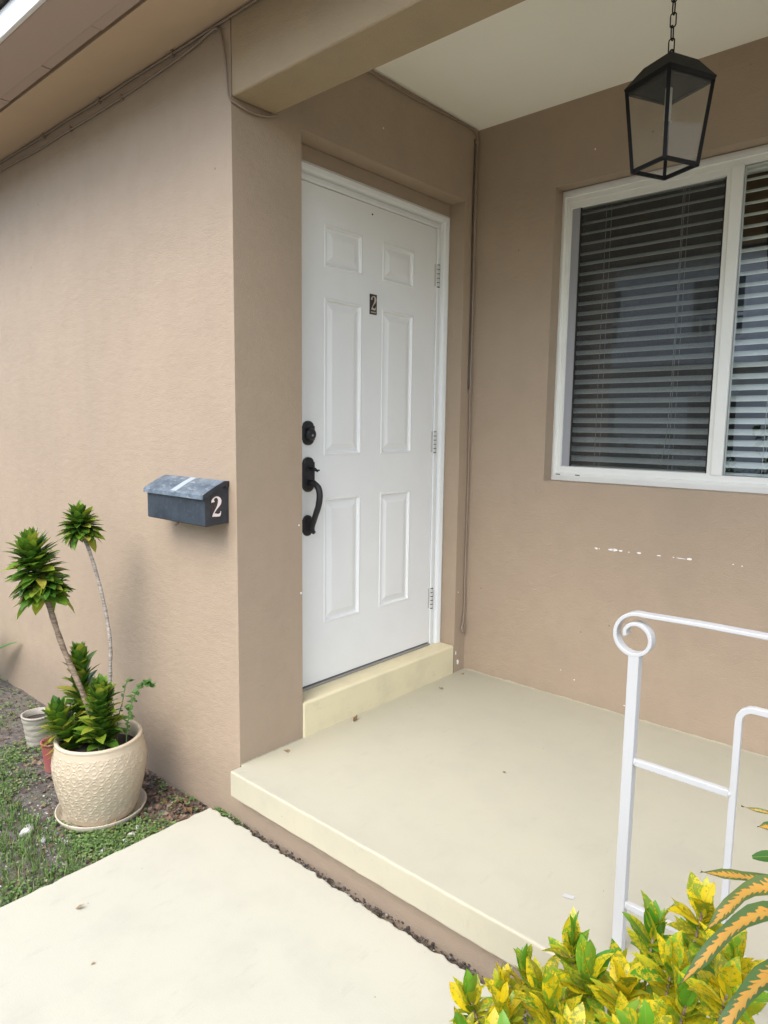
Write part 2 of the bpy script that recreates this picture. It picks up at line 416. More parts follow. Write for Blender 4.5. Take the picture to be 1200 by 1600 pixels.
# porch slab: projects 5 cm in front of the wall plane
poly = [(.006, -.051), (XR, -.051), (XR, D+.05), (-.08, D+.05), (-.08, .004), (.006, .004)]
poly = jag((XR, -.051), (.006, -.051), 160, .0016, 9.3)[::-1] + [(XR, D+.05), (-.08, D+.05), (-.08, .004), (.006, .004)]
poly = [(.006, -.051)] + poly
bm = prism(bmesh.new(), poly, -.099, 0); bm.normal_update()
for f in bm.faces: f.material_index = 0 if f.normal.z > .5 else 1
slab = obj('porch_floor', bm, [M['cream'], M['cream_side']], bevel=.007, seg=3); tag(slab, kind='structure')

# ------------------------------------------------------------------ the house
house = empty('house', (0, 0, 0))
tag(house, 'taupe stucco house with covered porch, white panel door and white framed window', 'house')

def make_walls():
    bm = bmesh.new(); V = {}
    def v(x, y, z):
        k = (round(x, 5), round(y, 5), round(z, 5))
        if k not in V: V[k] = bm.verts.new(k)
        return V[k]
    def quad(*p): bm.faces.new([v(*q) for q in p])
    ZT = 2.78; ZL = -.42
    zs_ = [ZL, WZ0, WZ1, OT, ZT]
    # street wall, y = 0, faces -y
    for a, b in zip(zs_, zs_[1:]): quad((-6, 0, a), (0, 0, a), (0, 0, b), (-6, 0, b))
    # doorway wall, x = 0, faces +x
    ys_ = [0, OA, OB, D]
    for a, b in zip(zs_, zs_[1:]):
        for c, d in zip(ys_, ys_[1:]):
            if c == OA and b <= OT+1e-6: continue
            quad((0, c, a), (0, d, a), (0, d, b), (0, c, b))
    dp = -.26
    for a, b in zip(zs_[:-1], zs_[1:-1]):
        quad((0, OA, a), (0, OA, b), (dp, OA, b), (dp, OA, a)); quad((0, OB, a), (dp, OB, a), (dp, OB, b), (0, OB, b))
    quad((0, OA, OT), (0, OB, OT), (dp, OB, OT), (dp, OA, OT))
    # window wall, y = D, faces -y
    xs_ = [0, WX0, WX1, XR]
    for a, b in zip(zs_, zs_[1:]):
        for c, d in zip(xs_, xs_[1:]):
            if c == WX0 and a >= WZ0-1e-6 and b <= WZ1+1e-6: continue
            quad((c, D, a), (d, D, a), (d, D, b), (c, D, b))
    y1 = D+.22
    quad((WX0, D, WZ0), (WX0, D, WZ1), (WX0, y1, WZ1), (WX0, y1, WZ0)); quad((WX1, D, WZ0), (WX1, y1, WZ0), (WX1, y1, WZ1), (WX1, D, WZ1))
    quad((WX0, D, WZ0), (WX0, y1, WZ0), (WX1, y1, WZ0), (WX1, D, WZ0)); quad((WX0, D, WZ1), (WX1, D, WZ1), (WX1, y1, WZ1), (WX0, y1, WZ1))
    bmesh.ops.recalc_face_normals(bm, faces=bm.faces)
    bm.edges.ensure_lookup_table()
    lay = bm.edges.layers.float.new('bevel_weight_edge')
    for e in bm.edges:
        if len(e.link_faces) != 2: continue
        if e.calc_face_angle(0) < .5: continue
        a, b = e.verts[0].co, e.verts[1].co
        if abs(a.x) < 1e-5 and abs(b.x) < 1e-5 and abs(a.z-OT) < 1e-5 and abs(b.z-OT) < 1e-5: e[lay] = 1.0
        elif abs(a.x) < 1e-5 and abs(b.x) < 1e-5 and abs(a.y-D) < 1e-5: continue
        else: e[lay] = .30
    o = obj('wall', bm, M['stucco'], house)
    b = o.modifiers.new('bevel', 'BEVEL'); b.limit_method = 'WEIGHT'; b.width = .030; b.segments = 4
    return o
wall = make_walls()
boxobj('porch_beam', M['beam'], house, (.0006, XR, 0, TB, ZB, 2.75), .009, 3)
boxobj('porch_ceiling', M['ceiling'], house, (-.05, XR, TB+.001, D+.05, ZC, ZC+.06))
boxobj('porch_column', M['stucco'], house, (XR-.181, XR-.001, .001, TB-.001, .0005, ZB+.01), .009, 3)
boxobj('side_wall', M['stucco'], house, (XR-.25, XR, D+.002, D+3.4, -.4, 2.75))
boxobj('foundation_strip', M['stucco'], house, (.003, XR-.002, -.006, .10, -.40, -.098))
# roof edge: soffit, trim strip with butt joints, gutter board and the roof behind it
boxobj('soffit', M['soffit'], house, (-6, XR+.3, -.216, .0-.001, SOF, SOF+.02), .002)
x = -6.0
strip_me = None
while x < XR:
    L = .40
    o = boxobj('soffit_trim_board', M['fascia'], house, (0, L-.006, -.272, -.231, 0, .02), .003)
    o.location = (x, 0, SOF-.002+rnd.uniform(-.002, .002)); x += L
boxobj('fascia_board', M['fascia'], house, (-6, XR+.3, -.430, -.2735, SOF-.012, SOF+.018), .006)
boxobj('eave_fascia', M['white'], house, (-6, XR+.3, -.446, -.4305, SOF-.010, SOF+.075), .003)
boxobj('soffit_gap_backing', M['dark'], house, (-6, XR+.3, -.26, -.20, SOF+.024, SOF+.03))
bm = bmesh.new()
for (ya, za, yb, zb) in ((-.47, SOF+.078, 3.2, SOF+1.0), (3.2, SOF+1.0, 7, SOF-.1)):
    v = [bm.verts.new(p) for p in ((-6.2, ya, za), (XR+.5, ya, za), (XR+.5, yb, zb), (-6.2, yb, zb))]; bm.faces.new(v)
r = bmesh.ops.extrude_face_region(bm, geom=bm.faces[:]); bmesh.ops.translate(bm, verts=[e for e in r['geom'] if isinstance(e, bmesh.types.BMVert)], vec=(0, 0, .025))
obj('roof', bm, M['roof'], house)
# closed rooms behind the window and the door
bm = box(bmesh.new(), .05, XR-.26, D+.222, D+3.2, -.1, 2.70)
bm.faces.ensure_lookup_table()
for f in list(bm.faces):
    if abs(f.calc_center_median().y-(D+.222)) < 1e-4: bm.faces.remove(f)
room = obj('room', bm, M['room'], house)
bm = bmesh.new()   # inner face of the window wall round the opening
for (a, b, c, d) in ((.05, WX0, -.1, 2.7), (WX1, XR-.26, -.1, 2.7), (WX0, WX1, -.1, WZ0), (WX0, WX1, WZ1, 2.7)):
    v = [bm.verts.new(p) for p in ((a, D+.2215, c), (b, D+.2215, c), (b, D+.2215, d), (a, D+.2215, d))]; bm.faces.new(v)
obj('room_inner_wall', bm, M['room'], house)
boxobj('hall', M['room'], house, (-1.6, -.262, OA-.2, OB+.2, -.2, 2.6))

# paint knocks on the window wall, a few on the doorway wall
def flake(pts_scale, loc, axis, sx, sz, mat=None):
    n = 7; vs2 = []
    for k in range(n):
        a = 2*math.pi*k/n; rr = rnd.uniform(.6, 1.2)
        u, v_ = sx*rr*math.cos(a), sz*rr*math.sin(a)
        vs2.append((u, 0, v_) if axis == 'y' else (0, u, v_))
    nrm = Vector((0, -.0012, 0)) if axis == 'y' else Vector((.0012, 0, 0))
    top = [Vector(p)*.85+nrm for p in vs2]
    f = [tuple(range(n, 2*n))] + [(k, (k+1) % n, n+(k+1) % n, n+k) for k in range(n)]
    o = pyobj('paint_chip', vs2+top, f, mat or M['chipwhite'], house); o.location = loc
for (x, z, sx, sz) in ((.695, .727, .009, .005), (.708, .727, .003, .003), (.765, .730, .018, .005), (.780, .730, .014, .006), (.805, .7305, .011, .004), (.842, .729, .004, .002), (.885, .731, .010, .004), (.969, .731, .009, .003), (1.03, .732, .005, .003),
                       (1.060, .732, .020, .0018), (1.095, .733, .011, .006), (1.258, .735, .004, .002), (1.29, .733, .004, .0015), (.60, 2.43, .003, .004), (.62, .10, .005, .003), (.55, .13, .003, .002), (.86, .045, .004, .003)):
    flake(1, (x, D-.0006, z), 'y', sx, sz)
for (y, z, sy, sz) in ((1.36, .42, .004, .004), (1.372, .05, .009, .02), (1.353, .10, .004, .012), (.30, .60, .004, .006), (.29, .87, .003, .004), (.75, 2.46, .003, .003)):
    flake(1, (.0006, y, z), 'x', sy, sz)

def paint_line(fn, n_):
    vv, ff = [], []
    for i in range(n_+1):
        t = i/n_; h_ = .0035+.006*max(0, noise.noise(Vector((t*60, 3.3, fn(t)[0]*9))))+.004*max(0, noise.noise(Vector((t*190, 7.7, 1))))
        x_, y_ = fn(t); vv += [(x_, y_, -.002), (x_, y_, h_)]
    for i in range(n_): ff.append((2*i, 2*i+2, 2*i+3, 2*i+1))
    return pyobj('paint_edge', vv, ff, M['cream_side'], house)
paint_line(lambda t: (.004+t*(XR-.01), D-.0012), 300)
paint_line(lambda t: (.0012, .002+t*(OA-.004)), 60)
# ---------------- door
boxobj('lintel_infill', M['stucco'], house, (-.25, -.088, OA+.001, OB-.001, 2.2565, OT-.002))
sill = boxobj('door_sill', M['cream_sill'], house, (-.24, .0025, OA+.001, OB-.001, -.03, ZS), .010, 3)
DY0, DY1, DZ0, DZ1, DX = .349, 1.249, ZS+.016, ZS+.012+2.03, -RD
rows = ((1.888, 2.055), (1.130, 1.768), (.413, .953)); cols = ((.516, .740), (.867, 1.086))
bm = bmesh.new()
ysd = [DY0, cols[0][0], cols[0][1], cols[1][0], cols[1][1], DY1]
zsd = [DZ0] + [z for r_ in reversed(rows) for z in r_] + [DZ1]
grid = {}
def gv(i, j):
    if (i, j) not in grid: grid[(i, j)] = bm.verts.new((DX, ysd[i], zsd[j]))
    return grid[(i, j)]
for i in range(len(ysd)-1):
    for j in range(len(zsd)-1):
        if i in (1, 3) and j in (1, 3, 5): continue
        bm.faces.new((gv(i, j), gv(i+1, j), gv(i+1, j+1), gv(i, j+1)))
bv = [bm.verts.new((DX-.044, y, z)) for y, z in ((DY0, DZ0), (DY1, DZ0), (DY1, DZ1), (DY0, DZ1))]; bm.faces.new(bv[::-1])
nI, nJ = len(ysd)-1, len(zsd)-1
edge = [gv(i, 0) for i in range(nI+1)] ; bm.faces.new(edge[::-1] + [bv[0], bv[1]])
edge = [gv(nI, j) for j in range(nJ+1)]; bm.faces.new(edge[::-1] + [bv[1], bv[2]])
edge = [gv(i, nJ) for i in range(nI, -1, -1)]; bm.faces.new(edge[::-1] + [bv[2], bv[3]])
edge = [gv(0, j) for j in range(nJ, -1, -1)]; bm.faces.new(edge[::-1] + [bv[3], bv[0]])
door = obj('door', bm, M['door'], house); door['label'] = 'white six panel entrance door with black handle set'
for (z0, z1) in rows:
    me = None
    for (y0, y1) in cols:
        bm = bmesh.new()
        wy, wz = (y1-y0), (z1-z0)
        prev = None
        for ins, dx in ((0, 0), (.004, .0022), (.009, .0022), (.015, -.008), (.021, -.0085), (.046, -.0012), (.050, -.0008)):
            ring = [bm.verts.new((dx, a, b)) for a, b in ((ins, ins), (wy-ins, ins), (wy-ins, wz-ins), (ins, wz-ins))]
            if prev:
                for k in range(4): bm.faces.new((prev[k], prev[(k+1) % 4], ring[(k+1) % 4], ring[k]))
            prev = ring
        bm.faces.new(prev)
        o = obj('panel', bm, M['door'], door); o.location = (DX, y0, z0)
def knuckle(z, lab):
    bm = bmesh.new(); y = 1.2625; xk = DX+.004; hgt = .102; n = 5
    for k in range(n):
        za = z-hgt/2+hgt*k/n; zb = za+hgt/n-.003
        tube(bm, [(xk, y, za), (xk, y, zb)], .0085, 10)
    tube(bm, [(xk, y, z-hgt/2-.004), (xk, y, z+hgt/2+.004)], .0050, 8)
    box(bm, DX-.02, DX+.0015, DY1-.012, DY1+.0005, z-hgt/2, z+hgt/2)
    box(bm, DX-.02, DX+.0018, y+.006, y+.02, z-hgt/2, z+hgt/2)
    for f in bm.faces: f.material_index = 0
    o = obj('hinge', bm, M['hinge'], door)
    bm = bmesh.new()
    for k in range(n+1):
        za = z-hgt/2+hgt*k/n-.003; tube(bm, [(xk, y, za-.0012), (xk, y, za+.0022)], .0088, 10)
    box(bm, DX-.015, DX+.0012, y+.0075, y+.0105, z-hgt/2+.006, z+hgt/2-.006)
    obj('hinge_gap', bm, M['dark'], door)
for z in (1.975, 1.182, .392): knuckle(z, '')
# casing swept round three sides: (offset outward, x)
prof = [(.0035, DX-.05), (.0035, DX+.003), (.008, DX+.006), (.028, DX+.006), (.034, DX-.004), (.040, DX-.004), (.046, DX+.010), (.054, DX+.015), (.074, DX+.019), (.083, DX+.014), (.088, DX+.012), (.088, DX-.05)]
bm = bmesh.new(); prevc = None
for o_, x_ in prof:
    ring = [bm.verts.new((x_, y, z)) for y, z in ((DY0-min(o_, .0375), ZS-.002), (DY0-min(o_, .0375), DZ1+o_*.78), (DY1+o_, DZ1+o_*.78), (DY1+o_, ZS-.002))]
    if prevc:
        for k in range(3): bm.faces.new((prevc[k], prevc[k+1], ring[k+1], ring[k]))
    prevc = ring
bmesh.ops.recalc_face_normals(bm, faces=bm.faces)
dframe = obj('door_frame', bm, M['frame'], house)
boxobj('door_gap_shade', M['dark'], house, (DX-.06, DX-.030, DY0-.02, DY1+.02, DZ0-.016, DZ1+.012))  # dark slab behind the door, puts painted shade into its gaps
boxobj('threshold', M['metal'], house, (DX-.045, DX+.010, OA+.03, DY1+.004, ZS, ZS+.010), .003)

# black hardware
def plate_outline(w_, h_, n=10):
    """arched top and bottom with small square shoulders"""
    pts = []
    hw, hh = w_/2, h_/2; sh = hw*.30; rise = hw*.62
    pts.append((hw, -(hh-rise)))
    pts.append((hw, hh-rise))
    for k in range(n+1):
        a = math.pi*(k/n); pts.append(((hw-sh*.5)*math.cos(a), hh-rise+rise*math.sin(a)))
    pts.append((-hw, hh-rise)); pts.append((-hw, -(hh-rise)))
    for k in range(n+1):
        a = math.pi+math.pi*(k/n); pts.append(((hw-sh*.5)*math.cos(a), -(hh-rise)+rise*math.sin(a)))
    return pts
def plate(bm, yc, zc, w_, h_, th):
    o2 = plate_outline(w_, h_); n = len(o2)
    a = [bm.verts.new((DX+.0008, yc+p, zc+q)) for p, q in o2]; b = [bm.verts.new((DX+th*.6, yc+p, zc+q)) for p, q in o2]
    c = [bm.verts.new((DX+th, yc+p*.86, zc+q*.92)) for p, q in o2]
    for s, t in ((a, b), (b, c)):
        for k in range(n): bm.faces.new((s[k], s[(k+1) % n], t[(k+1) % n], t[k]))
    bm.faces.new(c); bm.faces.new(a[::-1])
HY = .4255
bm = bmesh.new(); plate(bm, HY, 1.223, .066, .098, .012)
tube(bm, [(DX+.010, HY, 1.218), (DX+.024, HY, 1.218), (DX+.030, HY, 1.218), (DX+.031, HY, 1.218)], [.026, .025, .020, .012], 20)
db = obj('deadbolt', bm, M['black'], door, smooth=False)
bm = bmesh.new(); tube(bm, [(DX+.0305, HY, 1.214), (DX+.0325, HY, 1.214)], .005, 10); obj('keyhole', bm, M['metal'], door)
bm = bmesh.new(); plate(bm, HY, 1.055, .066, .142, .012); plate(bm, HY-.004, .846, .052, .086, .011)
tube(bm, catmull([(DX+.004, HY, 1.020), (DX+.035, HY, 1.022), (DX+.062, HY+.001, 1.005), (DX+.071, HY+.001, .975), (DX+.066, HY, .935), (DX+.050, HY-.001, .895), (DX+.036, HY-.003, .858), (DX+.030, HY-.003, .838), (DX+.034, HY-.003, .826), (DX+.044, HY-.003, .820)], 6),
     [.0120, .0125, .0125, .0130, .0130, .0130, .0130, .0130]*2+[.0130]*8+[.0125]*6+[.0120]*6+[.0112]*6+[.0104]*6+[.0085]*6+[.0060]*1, 12)
obj('handle', bm, M['black'], door, smooth=False)
bm = bmesh.new(); tube(bm, [(DX+.008, HY, 1.082), (DX+.030, HY, 1.083), (DX+.046, HY, 1.079), (DX+.060, HY, 1.071)], [.006, .006, .006, .0045], 8)
box(bm, DX+.036, DX+.060, HY-.012, HY+.012, 1.072, 1.078)
obj('thumb_latch', bm, M['black'], door)

def two_outline():
    """centre line and half width of a serif figure two in a 0.6 x 1 box"""
    cl = [(.10, .72, .10), (.09, .80, .075), (.14, .90, .035), (.28, .965, .030), (.42, .90, .07), (.475, .76, .10), (.43, .60, .085), (.32, .44, .045), (.20, .28, .030), (.10, .13, .028)]
    return cl
def add_two(bm, place, h, mi, yoff=0):
    cl = catmull([(a, b, c) for a, b, c in two_outline()], 5)
    L, Rr = [], []
    for i, p in enumerate(cl):
        q0, q1 = cl[max(i-1, 0)], cl[min(i+1, len(cl)-1)]
        t = Vector((q1.x-q0.x, q1.y-q0.y)); t.normalize(); n = Vector((-t.y, t.x))
        L.append(bm.verts.new(place((p.x+n.x*p.z)*h, (p.y+n.y*p.z)*h))); Rr.append(bm.verts.new(place((p.x-n.x*p.z)*h, (p.y-n.y*p.z)*h)))
    for i in range(len(cl)-1):
        f = bm.faces.new((L[i], L[i+1], Rr[i+1], Rr[i])); f.material_index = mi
    base = [(.05, 0), (.12, .02), (.30, .0), (.47, .0), (.53, .10), (.545, .26), (.52, .26), (.47, .15), (.36, .13), (.20, .17), (.10, .16), (.05, .08)]
    f = bm.faces.new([bm.verts.new(place(a*h, (b+.001)*h)) for a, b in base]); f.material_index = mi
    f.normal_update()
# number plaque on the door: one sub-part, plate + digit + tiny maker's line
bm = bmesh.new()
PY0, PY1, PZ0, PZ1 = .785, .829, 1.737, 1.822
box(bm, DX+.0006, DX+.003, PY0, PY1, PZ0, PZ1)
add_two(bm, lambda a, b: (DX+.0036, PY0+.0055+a, PZ0+.018+b), .060, 1)
for k in range(5): box(bm, DX+.003, DX+.0034, PY0+.006+.0066*k, PY0+.0105+.0066*k, PZ0+.006, PZ0+.012, 1)
obj('number_plaque', bm, [M['plate'], M['digit_gold']], door)
bm = bmesh.new(); tube(bm, [(DX-.001, .797, 2.152), (DX+.003, .797, 2.152)], .0035, 8); obj('nail_hole', bm, M['dark'], door)

# ---------------- window
YF = D+WR
def rect_ring(bm, x0, x1, z0, z1, prof_, y):
    """prof: (inset, dy)"""
    prev = None
    for ins, dy in prof_:
        i4 = ins if isinstance(ins, tuple) else (ins,)*4      # left, right, bottom, top
        ring = [bm.verts.new((a, y+dy, b)) for a, b in ((x0+i4[0], z0+i4[2]), (x1-i4[1], z0+i4[2]), (x1-i4[1], z1-i4[3]), (x0+i4[0], z1-i4[3]))]
        if prev:
            for k in range(4): bm.faces.new((prev[k], prev[(k+1) % 4], ring[(k+1) % 4], ring[k]))
        prev = ring
    bmesh.ops.recalc_face_normals(bm, faces=bm.faces)
FX0, FX1, FZ0, FZ1 = WX0+.001, WX1-.001, WZ0+.001, WZ1-.004
bm = bmesh.new()
rect_ring(bm, FX0, FX1, FZ0, FZ1, [((0, 0, 0, 0), .09), ((0, 0, 0, 0), 0), ((.010, .010, .022, .012), -.004), ((.016, .016, .034, .028), -.004), ((.018, .018, .036, .030), .004), ((.030, .030, .060, .052), .004), ((.032, .032, .062, .054), .05)], YF)
window = obj('window', bm, M['winframe'], house); window['label'] = 'white framed sliding window with horizontal blinds'
bm = bmesh.new(); box(bm, 1.130, 1.172, YF-.002, YF+.05, FZ0+.060, FZ1-.052)
obj('mullion', bm, M['winframe'], window, bevel=.002)
bm = bmesh.new()
rect_ring(bm, FX0+.030, 1.130, FZ0+.058, FZ1-.050, [((0, 0, 0, 0), .03), ((0, 0, 0, 0), .008), ((.010, .018, .006, .026), .007), ((.012, .020, .008, .028), .012), ((.013, .021, .010, .030), .03)], YF)
obj('sash_frame', bm, M['winframe'], window)
boxobj('screen_frame', M['screenframe'], window, (FX0+.043, FX0+.080, YF+.016, YF+.026, FZ0+.066, FZ1-.078))
boxobj('screen_edge', M['dark'], window, (FX0+.0802, FX0+.086, YF+.018, YF+.024, FZ0+.066, FZ1-.078))
boxobj('screen_edge', M['dark'], window, (1.103, 1.1092, YF+.018, YF+.024, FZ0+.066, FZ1-.078))
def sheet(name, x0, x1, z0, z1, y, mat):
    return pyobj(name, [(x0, y, z0), (x1, y, z0), (x1, y, z1), (x0, y, z1)], [(0, 1, 2, 3)], mat, window)
sheet('insect_screen', FX0+.080, 1.109, FZ0+.066, FZ1-.078, YF+.0215, M['screen'])
sheet('pane', FX0+.030, 1.131, FZ0+.058, FZ1-.050, YF+.029, M['glass'])
sheet('pane', 1.170, FX1-.030, FZ0+.058, FZ1-.050, YF+.018, M['glass'])
bm = bmesh.new(); rect_ring(bm, 1.170, FX1-.030, FZ0+.060, FZ1-.052, [((0, 0, 0, 0), .016), ((.003, .003, .003, .003), .012), ((.004, .004, .004, .004), .020)], YF)
obj('glazing_bead', bm, M['screenframe'], window)
for x_ in (.447, .545): boxobj('weep_slot', M['dark'], window, (x_, x_+.022, YF-.0055, YF-.003, FZ0+.026, FZ0+.030))

blind = empty('window_blind', (0, 0, 0)); tag(blind, 'pale horizontal slat blind hanging half open inside the window', 'blind')
YB = D+.165
boxobj('head_rail', M['slat'], blind, (WX0+.01, WX1-.01, YB-.025, YB+.025, WZ1-.062, WZ1-.012), .003)
SL = WX1-WX0-.024; nseg = 6
vs2, fs2 = [], []
for e, x_ in enumerate((0, SL)):
    for k in range(nseg+1):
        u = (k/nseg-.5)*.050; arch = .0028*(1-(2*u/.05)**2)
        vs2.append((x_, u, arch+.0013)); vs2.append((x_, u, arch-.0013))
n2 = (nseg+1)*2
for k in range(nseg):
    a = 2*k; fs2.append((a, a+2, a+2+n2, a+n2)[::-1]); fs2.append((a+1, a+3, a+3+n2, a+1+n2))
fs2 += [(0, 1, 1+n2, n2), (2*nseg, 2*nseg+n2, 2*nseg+1+n2, 2*nseg+1)]
slat_me = bpy.data.meshes.new('slat'); slat_me.from_pydata(vs2, [], fs2); slat_me.update(); slat_me.materials.append(M['slat'])
z = WZ0+.058
boxobj('bottom_rail', M['slat'], blind, (WX0+.012, WX1-.012, YB-.025, YB+.025, WZ0+.010, WZ0+.030), .003)
while z < WZ1-.075:
    o = bpy.data.objects.new('slat', slat_me); C.objects.link(o); o.parent = blind
    o.location = (WX0+.012, YB+rnd.uniform(-.001, .001), z); o.rotation_euler = (R(26+rnd.uniform(-1.2, 1.2)), rnd.uniform(-.0012, .0012), 0); z += .0445
for x_ in (.60, .935, 1.30, 1.68):
    bm = bmesh.new()
    for dy in (-.026, .026): tube(bm, [(x_, YB+dy, WZ0+.02), (x_, YB+dy, WZ1-.03)], .0011, 5)
    obj('ladder_cord', bm, M['cord'], blind)
bm = bmesh.new(); tube(bm, catmull([(.93, YB-.032, WZ1-.05), (.932, YB-.033, 1.7), (.928, YB-.033, 1.35), (.92, YB-.034, 1.20), (.905, YB-.034, 1.10)], 5), .0013, 5); obj('pull_cord', bm, M['cord'], blind)

# ------------------------------------------------------------------ things on the house
# pendant lantern
LX, LY, LZ0, LZ1, LZ2 = 1.168, .714, 2.027, 2.2665, 2.3223
lan = empty('pendant_lantern', (LX, LY, 0), R(19.74-45))   # local axes: corners at 45 deg
tag(lan, 'black metal pendant lantern with clear glass hanging by a chain from porch ceiling', 'lantern')
ht, hb, hr = .123/math.sqrt(2), .0905/math.sqrt(2), .074/math.sqrt(2)
def bar(bm, a, b, wdt, up_=(0, 0, 1)):
    a, b = Vector(a), Vector(b); t = (b-a).normalized(); s = t.cross(Vector(up_)); s = s.normalized() if s.length > 1e-4 else Vector((1, 0, 0)); u = s.cross(t)
    h = wdt/2; q = [bm.verts.new(p+s*i*h+u*j*h) for p in (a, b) for i, j in ((-1, -1), (1, -1), (1, 1), (-1, 1))]
    for k in range(4): bm.faces.new((q[k], q[(k+1) % 4], q[4+(k+1) % 4], q[4+k]))
    bm.faces.new(q[3::-1]); bm.faces.new(q[4:])
cs = ((-1, -1), (1, -1), (1, 1), (-1, 1))
for i, (sx, sy) in enumerate(cs):
    bm = bmesh.new(); bar(bm, (sx*ht*.97, sy*ht*.97, LZ1), (sx*hb, sy*hb, LZ0), .0105, (sx, -sy, 0)); obj('corner_bar', bm, M['lantern'], lan)
    tx, ty = cs[(i+1) % 4]
    bm = bmesh.new(); bar(bm, (sx*hb, sy*hb, LZ0+.004), (tx*hb, ty*hb, LZ0+.004), .0098); obj('bottom_bar', bm, M['lantern'], lan)
    bm = bmesh.new(); bar(bm, (sx*ht*.97, sy*ht*.97, LZ1-.004), (tx*ht*.97, ty*ht*.97, LZ1-.004), .0125); obj('top_bar', bm, M['lantern'], lan)
    g = pyobj('glass_pane', [(sx*hb*.98, sy*hb*.98, LZ0+.006), (tx*hb*.98, ty*hb*.98, LZ0+.006), (tx*ht*.95, ty*ht*.95, LZ1-.006), (sx*ht*.95, sy*ht*.95, LZ1-.006)], [(0, 1, 2, 3)], M['lamp_glass'], lan)
bm = bmesh.new()
prev = None
for h_, z_ in ((ht*.80, LZ1-.012), (ht*.985, LZ1-.003), (ht*1.03, LZ1), (ht*1.03, LZ1+.004), (hr, LZ2), (hr*.35, LZ2+.012), (.012, LZ2+.014)):
    ring = [bm.verts.new((a*h_, b*h_, z_)) for a, b in cs]
    if prev:
        for k in range(4): bm.faces.new((prev[k], prev[(k+1) % 4], ring[(k+1) % 4], ring[k]))
    else: bm.faces.new(ring[::-1])
    prev = ring
bm.faces.new(prev); obj('roof_cap', bm, M['lantern'], lan)
bm = bmesh.new(); tube(bm, [(0, 0, LZ1-.012), (0, 0, LZ1-.10)], .010, 14); obj('lamp_holder', bm, mat_paint('lamp_holder_grey', (.40, .39, .35, 1), .6, .2), lan)
bm = bmesh.new(); lathe(bm, [(.004, LZ1-.145), (.011, LZ1-.140), (.014, LZ1-.125), (.012, LZ1-.105), (.008, LZ1-.098)], 16); obj('bulb', bm, M['lamp_glass'], lan, smooth=True)
bm = bmesh.new()
tube(bm, catmull([(-.008, 0, LZ2+.012), (-.009, 0, LZ2+.030), (0, 0, LZ2+.038), (.009, 0, LZ2+.030), (.008, 0, LZ2+.012)], 5), .0026, 6); obj('top_loop', bm, M['lantern'], lan)
z = LZ2+.030; k = 0
bm = bmesh.new()
loop = [(math.cos(a)*.0085, 0, math.sin(a)*.0085+(.0115 if math.sin(a) > 0 else -.0115)) for a in [2*math.pi*i/16 for i in range(17)]]
tube(bm, loop, .0020, 6, cap=False); link_me = bpy.data.meshes.new('chain_link'); bm.to_mesh(link_me); bm.free(); link_me.materials.append(M['lantern'])
while z < ZC-.03:
    o = bpy.data.objects.new('chain_link', link_me); C.objects.link(o); o.parent = lan
    o.location = (rnd.uniform(-.001, .001), 0, z+.020); o.rotation_euler = (0, rnd.uniform(-.1, .1), R(90*(k % 2)+25)); z += .0345; k += 1
bm = bmesh.new(); lathe(bm, [(.004, ZC-.03), (.012, ZC-.028), (.05, ZC-.012), (.055, ZC-.001)], 24); obj('ceiling_canopy', bm, M['lantern'], lan, smooth=True)

# mailbox
mb = empty('wall_mailbox', (0, 0, 0)); tag(mb, 'faded black metal mailbox with a number two, mounted on the taupe wall', 'mailbox')
MX0, MX1, MZ0, MZT, MD = -.428, -.046, .897, 1.052, .100
bm = bmesh.new()
side = [(-.002, MZ0+.006), (-MD+.004, MZ0), (-MD, MZ0+.004), (-MD, 1.005), (-.022, 1.049), (-.002, 1.049)]
a = [bm.verts.new((MX0, y, z)) for y, z in side]; b = [bm.verts.new((MX1, y, z)) for y, z in side]
n = len(side)
f = bm.faces.new(a[::-1]); f2 = bm.faces.new(b); f2.material_index = 1
for k in range(n): bm.faces.new((a[k], b[k], b[(k+1) % n], a[(k+1) % n]))
bmesh.ops.recalc_face_normals(bm, faces=bm.faces)
obj('box', bm, [M['mailbox'], M['mailside']], mb)
# lid: bent sheet with a dropped front lip and small side flanges
bm = bmesh.new()
lp = [(-.001, 1.0535), (-.020, 1.0550), (-.055, 1.0400), (-.094, 1.0195), (-.108, 1.0120), (-.1115, 1.0080), (-.1125, .9935)]
x0_, x1_ = MX0-.007, MX1+.006
for off, flip in ((0, False), (-.003, True)):
    L = [bm.verts.new((x0_, y-(off if i > 4 else 0)*1.0, z+(off if i <= 4 else 0))) for i, (y, z) in enumerate(lp)]
    Rr = [bm.verts.new((x1_, y-(off if i > 4 else 0)*1.0, z+(off if i <= 4 else 0))) for i, (y, z) in enumerate(lp)]
    for k in range(len(lp)-1):
        q = (L[k], Rr[k], Rr[k+1], L[k+1]); bm.faces.new(q if flip else q[::-1])
    if off == 0: L0, R0 = L, Rr
    else:
        bm.faces.new((L0[-1], R0[-1], Rr[-1], L[-1]))
for xx in (x0_, x1_):
    top = [bm.verts.new((xx, y, z)) for y, z in lp[:6]]; bot = [bm.verts.new((xx, y+(.004 if i else 0), z-.016)) for i, (y, z) in enumerate(lp[:6])]
    for k in range(5):
        f = bm.faces.new((top[k], top[k+1], bot[k+1], bot[k])); f.material_index = 1
bmesh.ops.recalc_face_normals(bm, faces=bm.faces)
obj('lid', bm, [M['maillid'], M['mailside']], mb)
